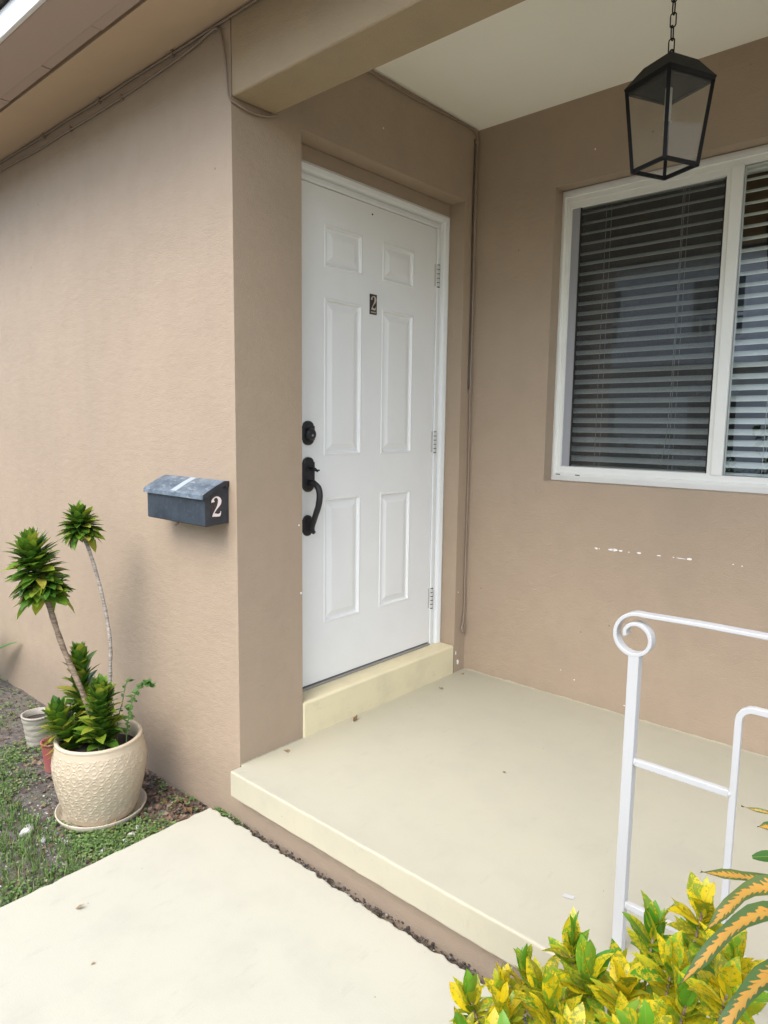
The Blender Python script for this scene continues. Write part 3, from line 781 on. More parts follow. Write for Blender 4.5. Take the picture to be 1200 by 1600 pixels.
# pale strip left by tape across the lid
bm = bmesh.new()
sx0 = -.252
for (y0, z0), (y1, z1) in zip(lp[1:4], lp[2:5]):
    v = [bm.verts.new(p) for p in ((sx0, y0, z0+.0008), (sx0+.036, y0, z0+.0008), (sx0+.036, y1, z1+.0008), (sx0, y1, z1+.0008))]; bm.faces.new(v[::-1])
obj('tape_strip', bm, mat_paint('tape_white', (.33, .37, .40, 1), .6, .7), mb)
bm = bmesh.new(); box(bm, MX1+.0004, MX1+.0016, -.078, -.036, .925, 1.006)
add_two(bm, lambda a_, b_: (MX1+.0024, -.078+.003+a_*1.02, .930+b_), .072, 1)
obj('number_plate', bm, [M['plate'], M['digit']], mb)
bm = bmesh.new(); tube(bm, [(MX1, -.012, 1.036), (MX1+.0075, -.012, 1.036)], .006, 10); obj('hinge_pin', bm, M['mailside'], mb)
bm = bmesh.new(); tube(bm, catmull([(-.255, -.07, .899), (-.258, -.073, .889), (-.262, -.078, .885), (-.267, -.082, .878)], 3), .003, 6); obj('rusty_hook', bm, mat_paint('rust', (.18, .09, .04, 1), .8, .3), mb)

# cables
def cable(label, pts, r, clips=None, mat=None):
    bm = bmesh.new(); tube(bm, catmull(pts, 8), r, 8)
    o = obj('cable', bm, mat or M['cable'], None, smooth=True); tag(o, label, 'cable')
    if clips:
        for (p, s) in clips:
            bm = bmesh.new(); box(bm, p[0]-.005, p[0]+.005, p[1]-s, p[1]+s, p[2]-.011, p[2]+.011); obj('cable_clip', bm, M['cable'], o, bevel=.002)
    return o
def wob(x, y, z, a=.002): return (x, y, z+a*math.sin(x*9.1)+a*.6*math.sin(x*23))
cable('upper painted cable running under the eave along the street wall', [wob(-6+.3*i, -.006, SOF-.010) for i in range(20)] + [(-.10, -.006, SOF-.011), (.3, -.006, SOF-.010), (1.2, -.006, SOF-.010), (3.1, -.006, SOF-.010)], .0040,
      [((-.33, -.007, SOF-.012), .007), ((-.88, -.007, SOF-.011), .007), ((-1.42, -.007, SOF-.012), .007)])
cable('lower painted cable that drops round the wall corner and under the porch beam', [wob(-6+.3*i, -.006, SOF-.052-.004*math.sin(i*1.3)) for i in range(18)] + [(-.60, -.006, SOF-.050), (-.25, -.006, SOF-.036), (-.10, -.0075, SOF-.020), (-.052, -.009, SOF-.028), (-.030, -.009, SOF-.075), (-.016, -.009, SOF-.14), (-.007, -.010, ZB+.04), (.004, -.010, ZB-.006), (.010, .020, ZB-.020), (.010, .075, ZB-.026), (.011, .13, ZB-.020), (.012, .175, ZB-.006), (.012, .186, ZB+.001)], .0042,
      [((-.70, -.007, SOF-.052), .007), ((-1.15, -.007, SOF-.052), .007)])
cable('painted cable running along the ceiling and down the inner porch corner', [(.008, TB+.02, ZC-.012), (.008, .5, ZC-.013), (.009, .75, ZC-.020), (.008, 1.0, ZC-.022), (.008, 1.2, ZC-.014), (.008, 1.37, ZC-.012), (.009, 1.405, ZC-.03), (.009, 1.408, ZC-.09), (.008, 1.404, 2.3), (.008, 1.408, 1.9), (.008, 1.406, 1.45), (.008, 1.410, 1.0), (.008, 1.406, .60), (.009, 1.405, .34), (.010, 1.398, .28), (.012, 1.386, .225), (.013, 1.392, .205), (.011, 1.404, .215), (.010, 1.404, .27), (.009, 1.400, .30)], .0042,
      [((.006, 1.408, 1.432), .011), ((.006, 1.400, .215), .014), ((.006, 1.405, 2.60), .012)])
cable('thin dark cable beside the vertical cable in the inner porch corner', [(.0065, 1.395, ZC-.05), (.0065, 1.392, 2.3), (.006, 1.396, 1.9), (.006, 1.394, 1.44)], .0032, mat=mat_paint('dark_cable', (.08, .06, .045, 1), .6, .2))

# railing
rail = empty('porch_railing', (1.42, .06, 0)); tag(rail, 'white wrought iron porch railing with a scrolled end', 'railing')
RX, RY = 1.416, .062
def sq(name, dims, bv=.002): return boxobj(name, M['rail'], rail, [dims[0]-1.42, dims[1]-1.42, dims[2]-.06, dims[3]-.06, dims[4], dims[5]], bv)
for px in (RX, 3.0): sq('post', (px-.0125, px+.0125, RY-.0125, RY+.0125, -.004, .747))
# top rail: flat bar that ends in a scroll above the post
bar_w, bar_t = .026, .009
path = []
cxs, czs = RX-.006, .789
path.append((3.0, .842)); path.append((1.75, .842)); path.append((1.55, .842))
turns = [(a, ) for a in range(0)]
nsp = 44
for k in range(nsp+1):
    t = k/nsp; ang = R(78) + t*R(470)
    rr = .052*(1-t)**.85*.72 + .0155 + .004*math.sin(t*3)
    path.append((cxs+.010*(1-t)+rr*math.cos(ang), czs-.002+rr*math.sin(ang)))
pp = [Vector((a, 0, b)) for a, b in path]
bm = bmesh.new(); prev = None
for i, p in enumerate(pp):
    t = (pp[min(i+1, len(pp)-1)]-pp[max(i-1, 0)]).normalized(); nrm = Vector((-t.z, 0, t.x))
    ring = [bm.verts.new((p + nrm*s*bar_t/2 + Vector((0, q*bar_w/2, 0))) - Vector((1.42, .06-RY, 0))) for s, q in ((-1, -1), (1, -1), (1, 1), (-1, 1))]
    if prev:
        for k in range(4): bm.faces.new((prev[k], prev[(k+1) % 4], ring[(k+1) % 4], ring[k]))
    else: bm.faces.new(ring[::-1])
    prev = ring
bm.faces.new(prev); bmesh.ops.recalc_face_normals(bm, faces=bm.faces)
obj('top_rail', bm, M['rail'], rail, bevel=.0018)
sq('middle_rail', (RX+.0125, 1.632, RY-.007, RY+.007, .481, .497)); sq('bottom_rail', (RX+.0125, 2.9875, RY-.007, RY+.007, .122, .138))
for (wx, wz) in ((RX+.0135, .489), (RX+.0135, .130), (1.634, .489), (1.640, .140)):
    bm = bmesh.new(); bmesh.ops.create_icosphere(bm, subdivisions=2, radius=.009)
    for v in bm.verts: v.co = Vector((v.co.x*.45, v.co.y*1.05, v.co.z*1.12))*(1+.15*noise.noise(v.co*300))
    o = obj('weld_bead', bm, M['rail'], rail, smooth=True); o.location = (wx-1.42, RY-.06, wz)
bm = bmesh.new(); prev = None
fr = [(1.640, .138), (1.640, .30), (1.640, .5), (1.640, .655)] + [(1.640+.028*(1-math.cos(R(a))), .655+.028*math.sin(R(a))) for a in (20, 45, 70, 90)] + [(1.9, .683), (2.5, .683), (2.85, .683)] + [(2.857+.028*math.sin(R(a)), .655+.028*math.cos(R(a))) for a in (20, 45, 70, 90)] + [(2.885, .4), (2.885, .138)]
pp = [Vector((a, 0, b)) for a, b in fr]
for i, p in enumerate(pp):
    t = (pp[min(i+1, len(pp)-1)]-pp[max(i-1, 0)]).normalized(); nrm = Vector((-t.z, 0, t.x))
    ring = [bm.verts.new((p + nrm*s*.007 + Vector((0, q*.007, 0))) - Vector((1.42, .06-RY, 0))) for s, q in ((-1, -1), (1, -1), (1, 1), (-1, 1))]
    if prev:
        for k in range(4): bm.faces.new((prev[k], prev[(k+1) % 4], ring[(k+1) % 4], ring[k]))
    prev = ring
bmesh.ops.recalc_face_normals(bm, faces=bm.faces)
obj('inner_frame', bm, M['rail'], rail, bevel=.0018)

# ------------------------------------------------------------------ pots
PX, PY = -.500, -.292
PG = gheight(PX, PY)+.004
ang_n = 308
def make_pot():
    bm = bmesh.new(); H = .292
    prof = []
    nz = 130
    def rad(t): return .118+.052*math.sin(min(1, (t*.92+.08))*math.pi*.62)**1.0 - .010*max(0, t-.72)/.28
    rings = []
    for j in range(nz+1):
        t = j/nz; z = t*H; ring = []
        for i in range(ang_n):
            a = 2*math.pi*i/ang_n
            r_ = rad(t)
            if .04 < t < .945:
                u = a/(2*math.pi)*22; v_ = t*10
                row = math.floor(v_); fr_ = v_-row
                # woven leaf relief: pairs of arcs leaning in alternate directions
                ph = (u + .5*(row % 2)) % 1.0
                zig = abs(ph-.5)*2
                zig = .5-.5*math.cos(zig*math.pi); d1 = abs(fr_-zig*.8-.1); d2 = abs(((fr_+.45) % 1.0)-zig*.8-.1)
                rel = max(0, 1-d1/.13)+max(0, 1-d2/.13)*.7
                r_ += .0034*min(1, rel)*min(1, (t-.04)/.05)*min(1, (.945-t)/.03)
            ring.append(bm.verts.new((r_*math.cos(a), r_*math.sin(a), z)))
        rings.append(ring)
    rt_ = rad(1)
    for r_, z in ((rt_+.003, H+.006), (rt_+.001, H+.012), (rt_-.006, H+.014), (rt_-.013, H+.010), (rt_-.015, H-.03), (rt_-.022, .10)):
        rings.append([bm.verts.new((r_*math.cos(2*math.pi*i/ang_n), r_*math.sin(2*math.pi*i/ang_n), z)) for i in range(ang_n)])
    for a, b in zip(rings, rings[1:]):
        for k in range(ang_n): bm.faces.new((a[k], a[(k+1) % ang_n], b[(k+1) % ang_n], b[k]))
    bm.faces.new(rings[0][::-1])
    return bm, H
bmp, POT_H = make_pot()
planter = obj('planter', bmp, M['pot'], None, smooth=True); planter.location = (PX, PY, PG+.012)
tag(planter, 'large round beige planter with embossed leaf pattern on a saucer by the wall', 'planter')
bm = bmesh.new(); rings = lathe(bm, [(.001, POT_H-.045), (.08, POT_H-.040), (.150, POT_H-.048)], 32)
for v in bm.verts: v.co.z += .006*noise.noise(v.co*40)
obj('potting_soil', bm, M['potsoil'], planter, smooth=True)
bm = bmesh.new(); lathe(bm, [(.001, 0), (.140, 0), (.152, .010), (.162, .026), (.165, .028), (.167, .025), (.158, .006), (.150, -.006), (.001, -.006)][::-1], 56)
sau = obj('saucer', bm, M['saucer'], None, smooth=True); sau.location = (PX, PY, PG+.006); tag(sau, 'shallow beige saucer under the large planter', 'saucer')

def small_pot(name, label, loc, r0, r1, h, mat, ribs=0, cat='pot', soil=True, tilt=0):
    bm = bmesh.new(); prof = []
    nz = 40
    for j in range(nz+1):
        t = j/nz; prof.append((r0+(r1-r0)*t + (.0018*(abs(math.sin(t*ribs*math.pi)))) if ribs else r0+(r1-r0)*t, t*h))
    prof += [(r1+.004, h), (r1+.004, h+.008), (r1-.004, h+.009), (r1-.006, h-.02), (r0-.006, h*.3)]
    rings = lathe(bm, [(.001, 0)]+prof, 40)
    if ribs:
        for v in bm.verts:
            a = math.atan2(v.co.y, v.co.x); k_ = 1+.012*math.sin(v.co.z*150+2*math.sin(a*3)); v.co.x *= k_; v.co.y *= k_
    o = obj(name, bm, mat, None, smooth=True); o.location = loc; o.rotation_euler = (tilt, tilt*.5, 0); tag(o, label, cat)
    if soil:
        bm = bmesh.new(); lathe(bm, [(.001, h*.86), (r1-.004, h*.85)], 24); obj('potting_soil', bm, M['potsoil'], o)
    return o
sp = (-1.285, -.215); small_pot('small_pot', 'small off-white ribbed pot behind the large planter', (*sp, gheight(*sp)+.002), .048, .068, .145, M['pot_white'], ribs=5)
sp = (-.985, -.270); small_pot('plastic_cup', 'small dull red plastic pot half hidden behind the large planter', (*sp, gheight(*sp)+.002), .038, .048, .125, M['pot_red'])

# ------------------------------------------------------------------ leaves
def leaf_mesh(name, length, width, curl=.25, fold=.25, nl=6, shape=(0, .45, .8, 1, .9, .55, .04), mat=None, wavy=0, seed=0):
    """blade along +Y from the origin, upper side +Z; UV x across, y along"""
    vs3, fs3, uvs = [], [], []
    ns = len(shape)-1
    for j in range(ns+1):
        t = j/ns
        ang = curl*t; y = length*t*math.cos(ang*.5); z = -length*t*math.sin(ang*.5)
        hw = width/2*shape[j]
        wv = wavy*math.sin(t*9+seed)
        for s in (-1, -.5, 0, .5, 1):
            vs3.append((s*hw, y, z + abs(s)*hw*fold + (wv*s if abs(s) == 1 else 0))); uvs.append((.5+s*.5*max(.25, shape[j]), t))
    for j in range(ns):
        for k in range(4):
            a = j*5+k; fs3.append((a, a+1, a+6, a+5))
    me = bpy.data.meshes.new(name); me.from_pydata(vs3, [], fs3); me.update()
    ul = me.uv_layers.new(name='UVMap')
    for p in me.polygons:
        p.use_smooth = True
        for li in p.loop_indices: ul.data[li].uv = uvs[me.loops[li].vertex_index]
    if mat: me.materials.append(mat)
    return me
def place_leaf(me, parent, pos, direction, upv, scale=1.0, roll=0.0, name='leaf', wscale=1.0):
    d = Vector(direction).normalized(); u = Vector(upv); u = u-d*u.dot(d)
    u = u.normalized() if u.length > 1e-4 else d.orthogonal().normalized()
    if roll: u = Quaternion(d, roll) @ u
    x_ = d.cross(u)
    mt = Matrix((x_, d, u)).transposed().to_4x4() @ Matrix.Diagonal((scale*wscale, scale, scale, 1)); mt.translation = Vector(pos)
    o = bpy.data.objects.new(name, me); C.objects.link(o); o.parent = parent
    o.matrix_local = mt
    return o

DRS = (.45, .8, 1, 1, .90, .62, .06)
drac_me = [leaf_mesh('leaf', .108, .044, cu, .30, shape=DRS, mat=M['leaf_drac']) for cu in (.15, .5, .85)]
drac_y = [leaf_mesh('leaf', .108, .042, cu, .30, shape=DRS, mat=M['leaf_drac_y']) for cu in (.3, .8)]
drac_d = [leaf_mesh('leaf', .105, .026, cu, .5, shape=DRS, mat=M['leaf_dry']) for cu in (.6, 1.3)]
drac = empty('dracaena_plant', (PX, PY, PG+.27)); tag(drac, 'compact dracaena with two bare leaning stems topped by leafy heads, growing in the beige planter', 'plant')
base_off = Vector((PX, PY, PG+.27))
def stem_obj(pts, rads, mat):
    q = catmull([Vector(p)-base_off for p in pts], 6)
    rr = [rads[0]+(rads[1]-rads[0])*i/(len(q)-1) for i in range(len(q))]
    rr = [r_*(1+.10*math.sin(i*2.1)) for i, r_ in enumerate(rr)]
    bm = bmesh.new(); tube(bm, q, rr, 9)
    return obj('stem', bm, mat, drac, smooth=True), q
extra_v, extra_f, extra_uv = [], [], []
def extra_leaf(p, d, u, L, wd):
    d = Vector(d).normalized(); u = Vector(u); u = (u-d*u.dot(d)).normalized(); x_ = d.cross(u); b = len(extra_v)
    for j, hw in enumerate((.5, .95, 1, .7, .05)):
        t = j/4; c_ = Vector(p)+d*L*t-u*L*.18*t*t
        for s_ in (-1, 0, 1): extra_v.append(c_+x_*s_*hw*wd/2+u*abs(s_)*hw*wd*.14)
    for j in range(4):
        for k in range(2): a_ = b+j*3+k; extra_f.append((a_, a_+1, a_+4, a_+3))
def head(stem, q, t0, n, el_top, el_bot, s_top, s_bot, droop_n=0, yellow=.12, dry=.04, spin=0.0, rad0=.004, bias=None, axis_follow=.6, shape_p=1.25):
    """leaves in a golden-angle spiral from fraction t0 of the stem up to its tip"""
    for i in range(n):
        f = (i+.5)/n
        t = t0+(1-t0)*f; pos_f = t*(len(q)-1); k_ = min(int(pos_f), len(q)-2); p = q[k_].lerp(q[k_+1], pos_f-k_)
        ax = (q[min(k_+1, len(q)-1)]-q[max(k_-1, 0)]).normalized(); ax = (ax*axis_follow+Vector((0, 0, 1))*(1-axis_follow)).normalized()
        a = i*2.39996+spin; e1 = ax.orthogonal().normalized(); e2 = ax.cross(e1)
        out = e1*math.cos(a)+e2*math.sin(a)
        ff = f**shape_p
        el = R(el_bot+(el_top-el_bot)*ff+rnd.uniform(-9, 9)); sc = s_bot+(s_top-s_bot)*f
        if f > .93: sc *= .75
        d = out*math.cos(el)+ax*math.sin(el)
        u = ax*math.cos(el)-out*math.sin(el)
        r_ = rnd.random()
        lower = 1-f
        if r_ < dry*lower*2: me = rnd.choice(drac_d)
        elif r_ < dry*lower*2+yellow*(.4+lower): me = rnd.choice(drac_y)
        else: me = drac_me[0] if f > .75 else rnd.choice(drac_me)
        for rep_ in range(2):      # inner leaves that fill the crown
            a2 = a+1.2+rep_*2.3; out2 = e1*math.cos(a2)+e2*math.sin(a2); el2 = el+R(rnd.uniform(4, 22))
            extra_leaf(p+out2*rad0, out2*math.cos(el2)+ax*math.sin(el2), ax*math.cos(el2)-out2*math.sin(el2), .108*sc*rnd.uniform(.75, .98), .042*sc)
        place_leaf(me, stem, p+out*rad0, d, u, sc*rnd.uniform(.88, 1.12), rnd.uniform(-.35, .35), wscale=rnd.uniform(.85, 1.15))
# tall left stem with the big head
s1, q1 = stem_obj([(-.560, -.295, .00), (-.578, -.291, .135), (-.685, -.335, .375), (-.745, -.358, .545), (-.79, -.376, .66), (-.812, -.385, .765)], (.0105, .0115), M['stem'])
head(s1, q1, .655, 84, 86, -22, .90, 1.18, yellow=.10, dry=.06, shape_p=1.9)
for a in range(7):   # loose tuft low on the right of the stem
    k_ = int(len(q1)*.66); d = Vector((.55+rnd.uniform(-.2, .35), .35+rnd.uniform(-.4, .3), .75+rnd.uniform(-.35, .3)))
    place_leaf(drac_me[a % 3], s1, q1[k_-a % 3], d, Vector((-.5, -.4, .6)), 1.10*rnd.uniform(.9, 1.15), rnd.uniform(-.3, .3))
# thin right stem with a round head
s2, q2 = stem_obj([(-.530, -.235, .00), (-.545, -.217, .252), (-.557, -.206, .403), (-.598, -.211, .578), (-.651, -.229, .748), (-.680, -.243, .815), (-.690, -.248, .875)], (.0075, .0066), M['stem_grey'])
head(s2, q2, .845, 56, 84, -30, .70, .86, yellow=.08, dry=.05, spin=1.1, axis_follow=.35, shape_p=1.5)
# basal spires
s3, q3 = stem_obj([(-.62, -.26, .00), (-.675, -.265, .12), (-.695, -.265, .245), (-.700, -.265, .315)], (.012, .007), M['stem_green'])
head(s3, q3, .05, 62, 80, 34, .74, 1.02, spin=.4, yellow=.06, dry=0)
s4, q4 = stem_obj([(-.47, -.300, .00), (-.475, -.292, .10), (-.480, -.288, .185), (-.480, -.286, .225)], (.012, .007), M['stem_green'])
head(s4, q4, .05, 60, 82, 30, .72, 1.0, spin=2.2, yellow=.10, dry=.02)
s5, q5 = stem_obj([(-.56, -.345, .00), (-.605, -.365, .05), (-.635, -.375, .09), (-.645, -.378, .115)], (.011, .007), M['stem_green'])
head(s5, q5, .0, 36, 78, 10, .80, 1.12, spin=.9, yellow=.65, dry=.03)
def mat_drac_fill():
    k = N('dracaena_inner_leaf'); g = k.add('NewGeometry')
    c = k.ramp(g.outputs['Random Per Island'], (0, (.03, .09, .012)), (.5, (.09, .19, .02)), (.85, (.18, .28, .025)), (1, (.30, .33, .045)))
    k.col(c); k.set(Roughness=.4); tl = k.add('BsdfTranslucent'); k.link(c, tl.inputs[0]); mx = k.add('MixShader'); mx.inputs[0].default_value = .3
    k.link(k.b.outputs[0], mx.inputs[1]); k.link(tl.outputs[0], mx.inputs[2]); k.link(mx.outputs[0], k.out.inputs['Surface']); return k.m
tag(pyobj('inner_foliage', extra_v, extra_f, mat_drac_fill(), drac, smooth=True), kind='stuff')
# slender self-sown weed in the same planter
weed = empty('slender_weed', (-.42, -.225, PG+.27)); tag(weed, 'slender weed with small round leaves at the right of the planter', 'plant')
wq = catmull([(0, 0, 0), (-.003, .01, .08), (.005, .02, .15), (.02, .03, .20), (.05, .045, .245), (.08, .05, .262), (.10, .055, .258)], 5)
bm = bmesh.new(); tube(bm, wq, .0022, 6); wst = obj('stem', bm, M['stem_green'], weed)
weed_me = leaf_mesh('leaf', .030, .017, .3, .1, shape=(.1, .8, 1, .95, .7, .3), mat=M['leaf_weed'])
for i, p in enumerate(wq):
    if i < 3: continue
    for s in (-1, 1):
        place_leaf(weed_me, wst, p, Vector((s*.8+rnd.uniform(-.4, .4), rnd.uniform(-.8, .5), rnd.uniform(-.2, .5))), (0, -.3, 1), rnd.uniform(.6, 1.1), rnd.uniform(-.5, .5))
wq = catmull([(-.07, .0, 0), (-.08, .01, .08), (-.075, .03, .15), (-.085, .05, .21), (-.06, .06, .24)], 4)
bm = bmesh.new(); tube(bm, wq, .0018, 6); wst = obj('stem', bm, M['stem_green'], weed)
for i, p in enumerate(wq):
    if i < 4: continue
    place_leaf(weed_me, wst, p, Vector((rnd.uniform(-1, 1), rnd.uniform(-.8, .5), rnd.uniform(-.2, .6))), (0, -.3, 1), rnd.uniform(.5, .9), rnd.uniform(-.5, .5))
# broad-leaved plant at the far left by the wall
bl = empty('broad_leaf_plant', (-2.36, -.17, gheight(-2.36, -.17))); tag(bl, 'green sword leaved plant at the far left beside the wall', 'plant')
bl_me = leaf_mesh('leaf', .42, .075, .45, .25, shape=(.35, .7, .95, 1, .8, .45, .03), mat=M['leaf_plain'])
bm = bmesh.new(); tube(bm, [(0, 0, 0), (.0, 0, .05), (0, .0, .12)], [.02, .018, .012], 8); bst = obj('stem', bm, M['stem_green'], bl)
for i in range(11):
    a = i*2.4+.2; el = R(84-5.5*i)
    place_leaf(bl_me, bst, (0, 0, .04+.006*i), (math.cos(a)*math.cos(el), math.sin(a)*math.cos(el)*.6, math.sin(el)), (-math.cos(a), -math.sin(a), .5), rnd.uniform(.75, 1.1))

# ------------------------------------------------------------------ crotons in the right foreground
GSH = (.14, .62, .92, 1, .98, .82, .50, .03)
gold = [leaf_mesh('leaf', .072, .031, cu, fo, shape=GSH, mat=M['leaf_gold'], wavy=.0015, seed=sd_) for cu, fo, sd_ in ((.2, .25, 0), (.6, .18, 1), (-.15, .3, 2))]
goldy = [leaf_mesh('leaf', .070, .029, cu, fo, shape=GSH, mat=M['leaf_goldy'], wavy=.002, seed=sd_) for cu, fo, sd_ in ((.2, .25, 3), (.7, .15, 4))]
cro_v, cro_f = [], []
def rosette(plant, off, tip, root, n, sc, yel, lean=(0, 0, 0), spread=1.0, low=-25):
    tip, root = Vector(tip)-off, Vector(root)-off
    mid = root.lerp(tip, .55)+Vector((0, 0, .02))
    q = catmull([root, mid, tip], 5); bm = bmesh.new(); tube(bm, q, [.0045-.002*i/(len(q)-1) for i in range(len(q))], 6)
    st = obj('stem', bm, M['stem_green'] if False else M['stem'], plant, smooth=True)
    ax = ((tip-mid).normalized()*.35+Vector((0, 0, .75))+Vector(lean)).normalized()
    e1 = ax.orthogonal().normalized(); e2 = ax.cross(e1); sp_ = rnd.uniform(0, 6)
    for i in range(n):
        f = i/(n-1); a = i*2.39996+sp_
        out = e1*math.cos(a)+e2*math.sin(a)
        el = R(low+(86-low)*f**.8+rnd.uniform(-10, 10))
        d = out*math.cos(el)*spread+ax*math.sin(el); u = ax*math.cos(el)-out*math.sin(el)
        y_ = rnd.random() < yel*(1.25-.5*f)
        me = rnd.choice(goldy) if y_ else rnd.choice(gold)
        s_ = sc*rnd.uniform(.8, 1.15)*(.62+.38*math.sin(math.pi*min(1, .25+.75*(1-f))))
        for rep_ in range(2):
            a2 = a+1.1+rep_*2; o2 = e1*math.cos(a2)+e2*math.sin(a2); el2 = el-R(rnd.uniform(0, 25)); L = .068*s_*rnd.uniform(.8, 1.1); wd = L*.42
            d2 = (o2*math.cos(el2)+ax*math.sin(el2)).normalized(); u2 = (ax*math.cos(el2)-o2*math.sin(el2)); u2 = (u2-d2*u2.dot(d2)).normalized(); x2 = d2.cross(u2); b = len(cro_v)
            p2 = tip-ax*(.085*(1-f)+.012)
            for j, hw in enumerate((.15, .8, 1, .85, .5, .03)):
                t = j/5; c_ = p2+d2*L*t-u2*L*rnd.uniform(.1, .3)*t*t
                for q_ in (-1, 0, 1): cro_v.append(c_+x2*q_*hw*wd/2+u2*abs(q_)*hw*wd*.13)
            for j in range(5):
                for k in range(2): a_ = b+j*3+k; cro_f.append((a_, a_+1, a_+4, a_+3))
        place_leaf(me, st, tip-ax*.055*(1-f), d, u, s_, rnd.uniform(-.4, .4), wscale=rnd.uniform(.85, 1.2))
GOFF = Vector((1.56, -.38, GZ))
bush = empty('gold_dust_croton', GOFF); tag(bush, 'yellow speckled green croton bush in front of the porch railing', 'bush')
R_TIPS = [  # tip, leaves, scale, yellow share
    ((1.262, -.34, .045), 11, .95, .35), ((1.315, -.30, .075), 10, 1.0, .75), ((1.345, -.26, .115), 11, .95, .35), ((1.300, -.42, .03), 11, 1.0, .7),
    ((1.465, -.30, .255), 12, 1.1, .30), ((1.425, -.34, .17), 11, 1.05, .6), ((1.52, -.34, .250), 12, 1.15, .25), ((1.49, -.42, .22), 11, 1.05, .75),
    ((1.615, -.30, .365), 10, 1.1, .30), ((1.60, -.38, .30), 11, 1.05, .8), ((1.70, -.33, .470), 9, 1.0, .85), ((1.68, -.40, .40), 11, 1.05, .7),
    ((1.39, -.46, .10), 11, 1.0, .75), ((1.55, -.47, .25), 11, 1.0, .55), ((1.63, -.45, .30), 11, 1.0, .75), ((1.72, -.46, .40), 10, 1.0, .6),
    ((1.46, -.53, .20), 11, 1.0, .6), ((1.58, -.54, .30), 11, 1.0, .8), ((1.67, -.52, .34), 10, 1.0, .5), ((1.76, -.38, .44), 10, 1.0, .75), ((1.37, -.38, .11), 10, .95, .8),
    ((1.78, -.48, .47), 9, 1.0, .7), ((1.70, -.56, .40), 9, 1.0, .6), ((1.54, -.24, .20), 9, 1.0, .6), ((1.66, -.24, .33), 9, 1.0, .5)]
for tip, n, sc, yl in R_TIPS:
    rx, ry = 1.56+(tip[0]-1.56)*.35, -.40+(tip[1]+.40)*.35
    rosette(bush, GOFF, tip, (rx, ry, GZ-.02), n+1, sc*.98, min(.92, yl+.18))
def mat_cro_fill():
    k = N('croton_inner_leaf'); g = k.add('NewGeometry'); rd = g.outputs['Random Per Island']
    c = k.ramp(rd, (0, (.12, .32, .02)), (.25, (.24, .42, .03)), (.5, (.52, .50, .02)), (1, (.78, .60, .015)))
    n = k.noise(130, 4, .7); c = k.mix(k.ramp(n, (.50, GREY(0)), (.58, GREY(.9))), c, k.ramp(rd, (.3, (.62, .52, .03)), (.7, (.20, .34, .03))))
    k.col(c); k.set(Roughness=.4); tl = k.add('BsdfTranslucent'); k.link(c, tl.inputs[0]); mx = k.add('MixShader'); mx.inputs[0].default_value = .4
    k.link(k.b.outputs[0], mx.inputs[1]); k.link(tl.outputs[0], mx.inputs[2]); k.link(mx.outputs[0], k.out.inputs['Surface']); return k.m
tag(pyobj('inner_foliage', cro_v, cro_f, mat_cro_fill(), bush, smooth=True), kind='stuff')
# long-leaved croton, stem outside the frame to the right
LOFF = Vector((1.915, -.370, GZ))
lc = empty('orange_rib_croton', LOFF); tag(lc, 'dark croton with long drooping leaves and orange midribs at the right edge', 'plant')
LSH = (.25, .55, .85, 1, 1, .92, .75, .45, .05)
LSTEM = [Vector((.03, .0, -.02)), Vector((.02, .0, .3)), Vector((.0, .0, .70)), Vector((-.005, .0, .90))]
bm = bmesh.new(); tube(bm, catmull(LSTEM, 5), .009, 8); ls = obj('stem', bm, M['stem'], lc, smooth=True)
def long_leaf(a, b, c, wid, rollup=(0, 0, 1)):
    """arched blade through three world points"""
    q = catmull([Vector(a)-LOFF, Vector(b)-LOFF, Vector(c)-LOFF], 6); n_ = len(q); vs3, fs3, uvs = [], [], []
    upv = Vector(rollup)
    for j, p in enumerate(q):
        t = j/(n_-1); tan = (q[min(j+1, n_-1)]-q[max(j-1, 0)]).normalized(); s_ = tan.cross(upv).normalized(); nn = s_.cross(tan)
        idx = t*(len(LSH)-1); i0 = min(int(idx), len(LSH)-2); hw = wid/2*(LSH[i0]+(LSH[i0+1]-LSH[i0])*(idx-i0))
        wv = .0025*math.sin(t*17)
        for s in (-1, -.5, 0, .5, 1):
            vs3.append(p+s_*s*hw+nn*(abs(s)*hw*.22+wv*s)); uvs.append((.5+s*.5, t))
    for j in range(n_-1):
        for k in range(4):
            a_ = j*5+k; fs3.append((a_, a_+1, a_+6, a_+5))
    me = bpy.data.meshes.new('leaf'); me.from_pydata([tuple(v) for v in vs3], [], fs3); me.update(); ul = me.uv_layers.new(name='UVMap')
    for p in me.polygons:
        p.use_smooth = True
        for li in p.loop_indices: ul.data[li].uv = uvs[me.loops[li].vertex_index]
    me.materials.append(M['leaf_orange']); o = bpy.data.objects.new('leaf', me); C.objects.link(o); o.parent = ls
    return o
long_leaf((1.905, -.365, .585), (1.802, -.463, .590), (1.736, -.562, .507), .033, (-.35, -.3, 1))
long_leaf((1.910, -.360, .605), (1.795, -.401, .596), (1.741, -.471, .538), .034, (-.45, -.45, 1))
long_leaf((1.910, -.355, .560), (1.790, -.330, .562), (1.705, -.377, .566), .030, (-.1, -.2, 1))
long_leaf((1.912, -.385, .570), (1.841, -.564, .585), (1.800, -.640, .515), .036, (-.5, -.2, 1))
long_leaf((1.908, -.360, .625), (1.804, -.303, .641), (1.767, -.323, .643), .022, (-.2, -.5, 1))
long_leaf((1.910, -.355, .635), (1.811, -.296, .655), (1.734, -.285, .648), .010, (0, -.4, 1))
long_leaf((1.915, -.350, .60), (1.97, -.26, .66), (2.05, -.20, .62), .04)
long_leaf((1.920, -.372, .61), (2.03, -.40, .67), (2.12, -.42, .60), .04)
long_leaf((1.915, -.385, .61), (1.97, -.50, .68), (2.04, -.60, .63), .04)
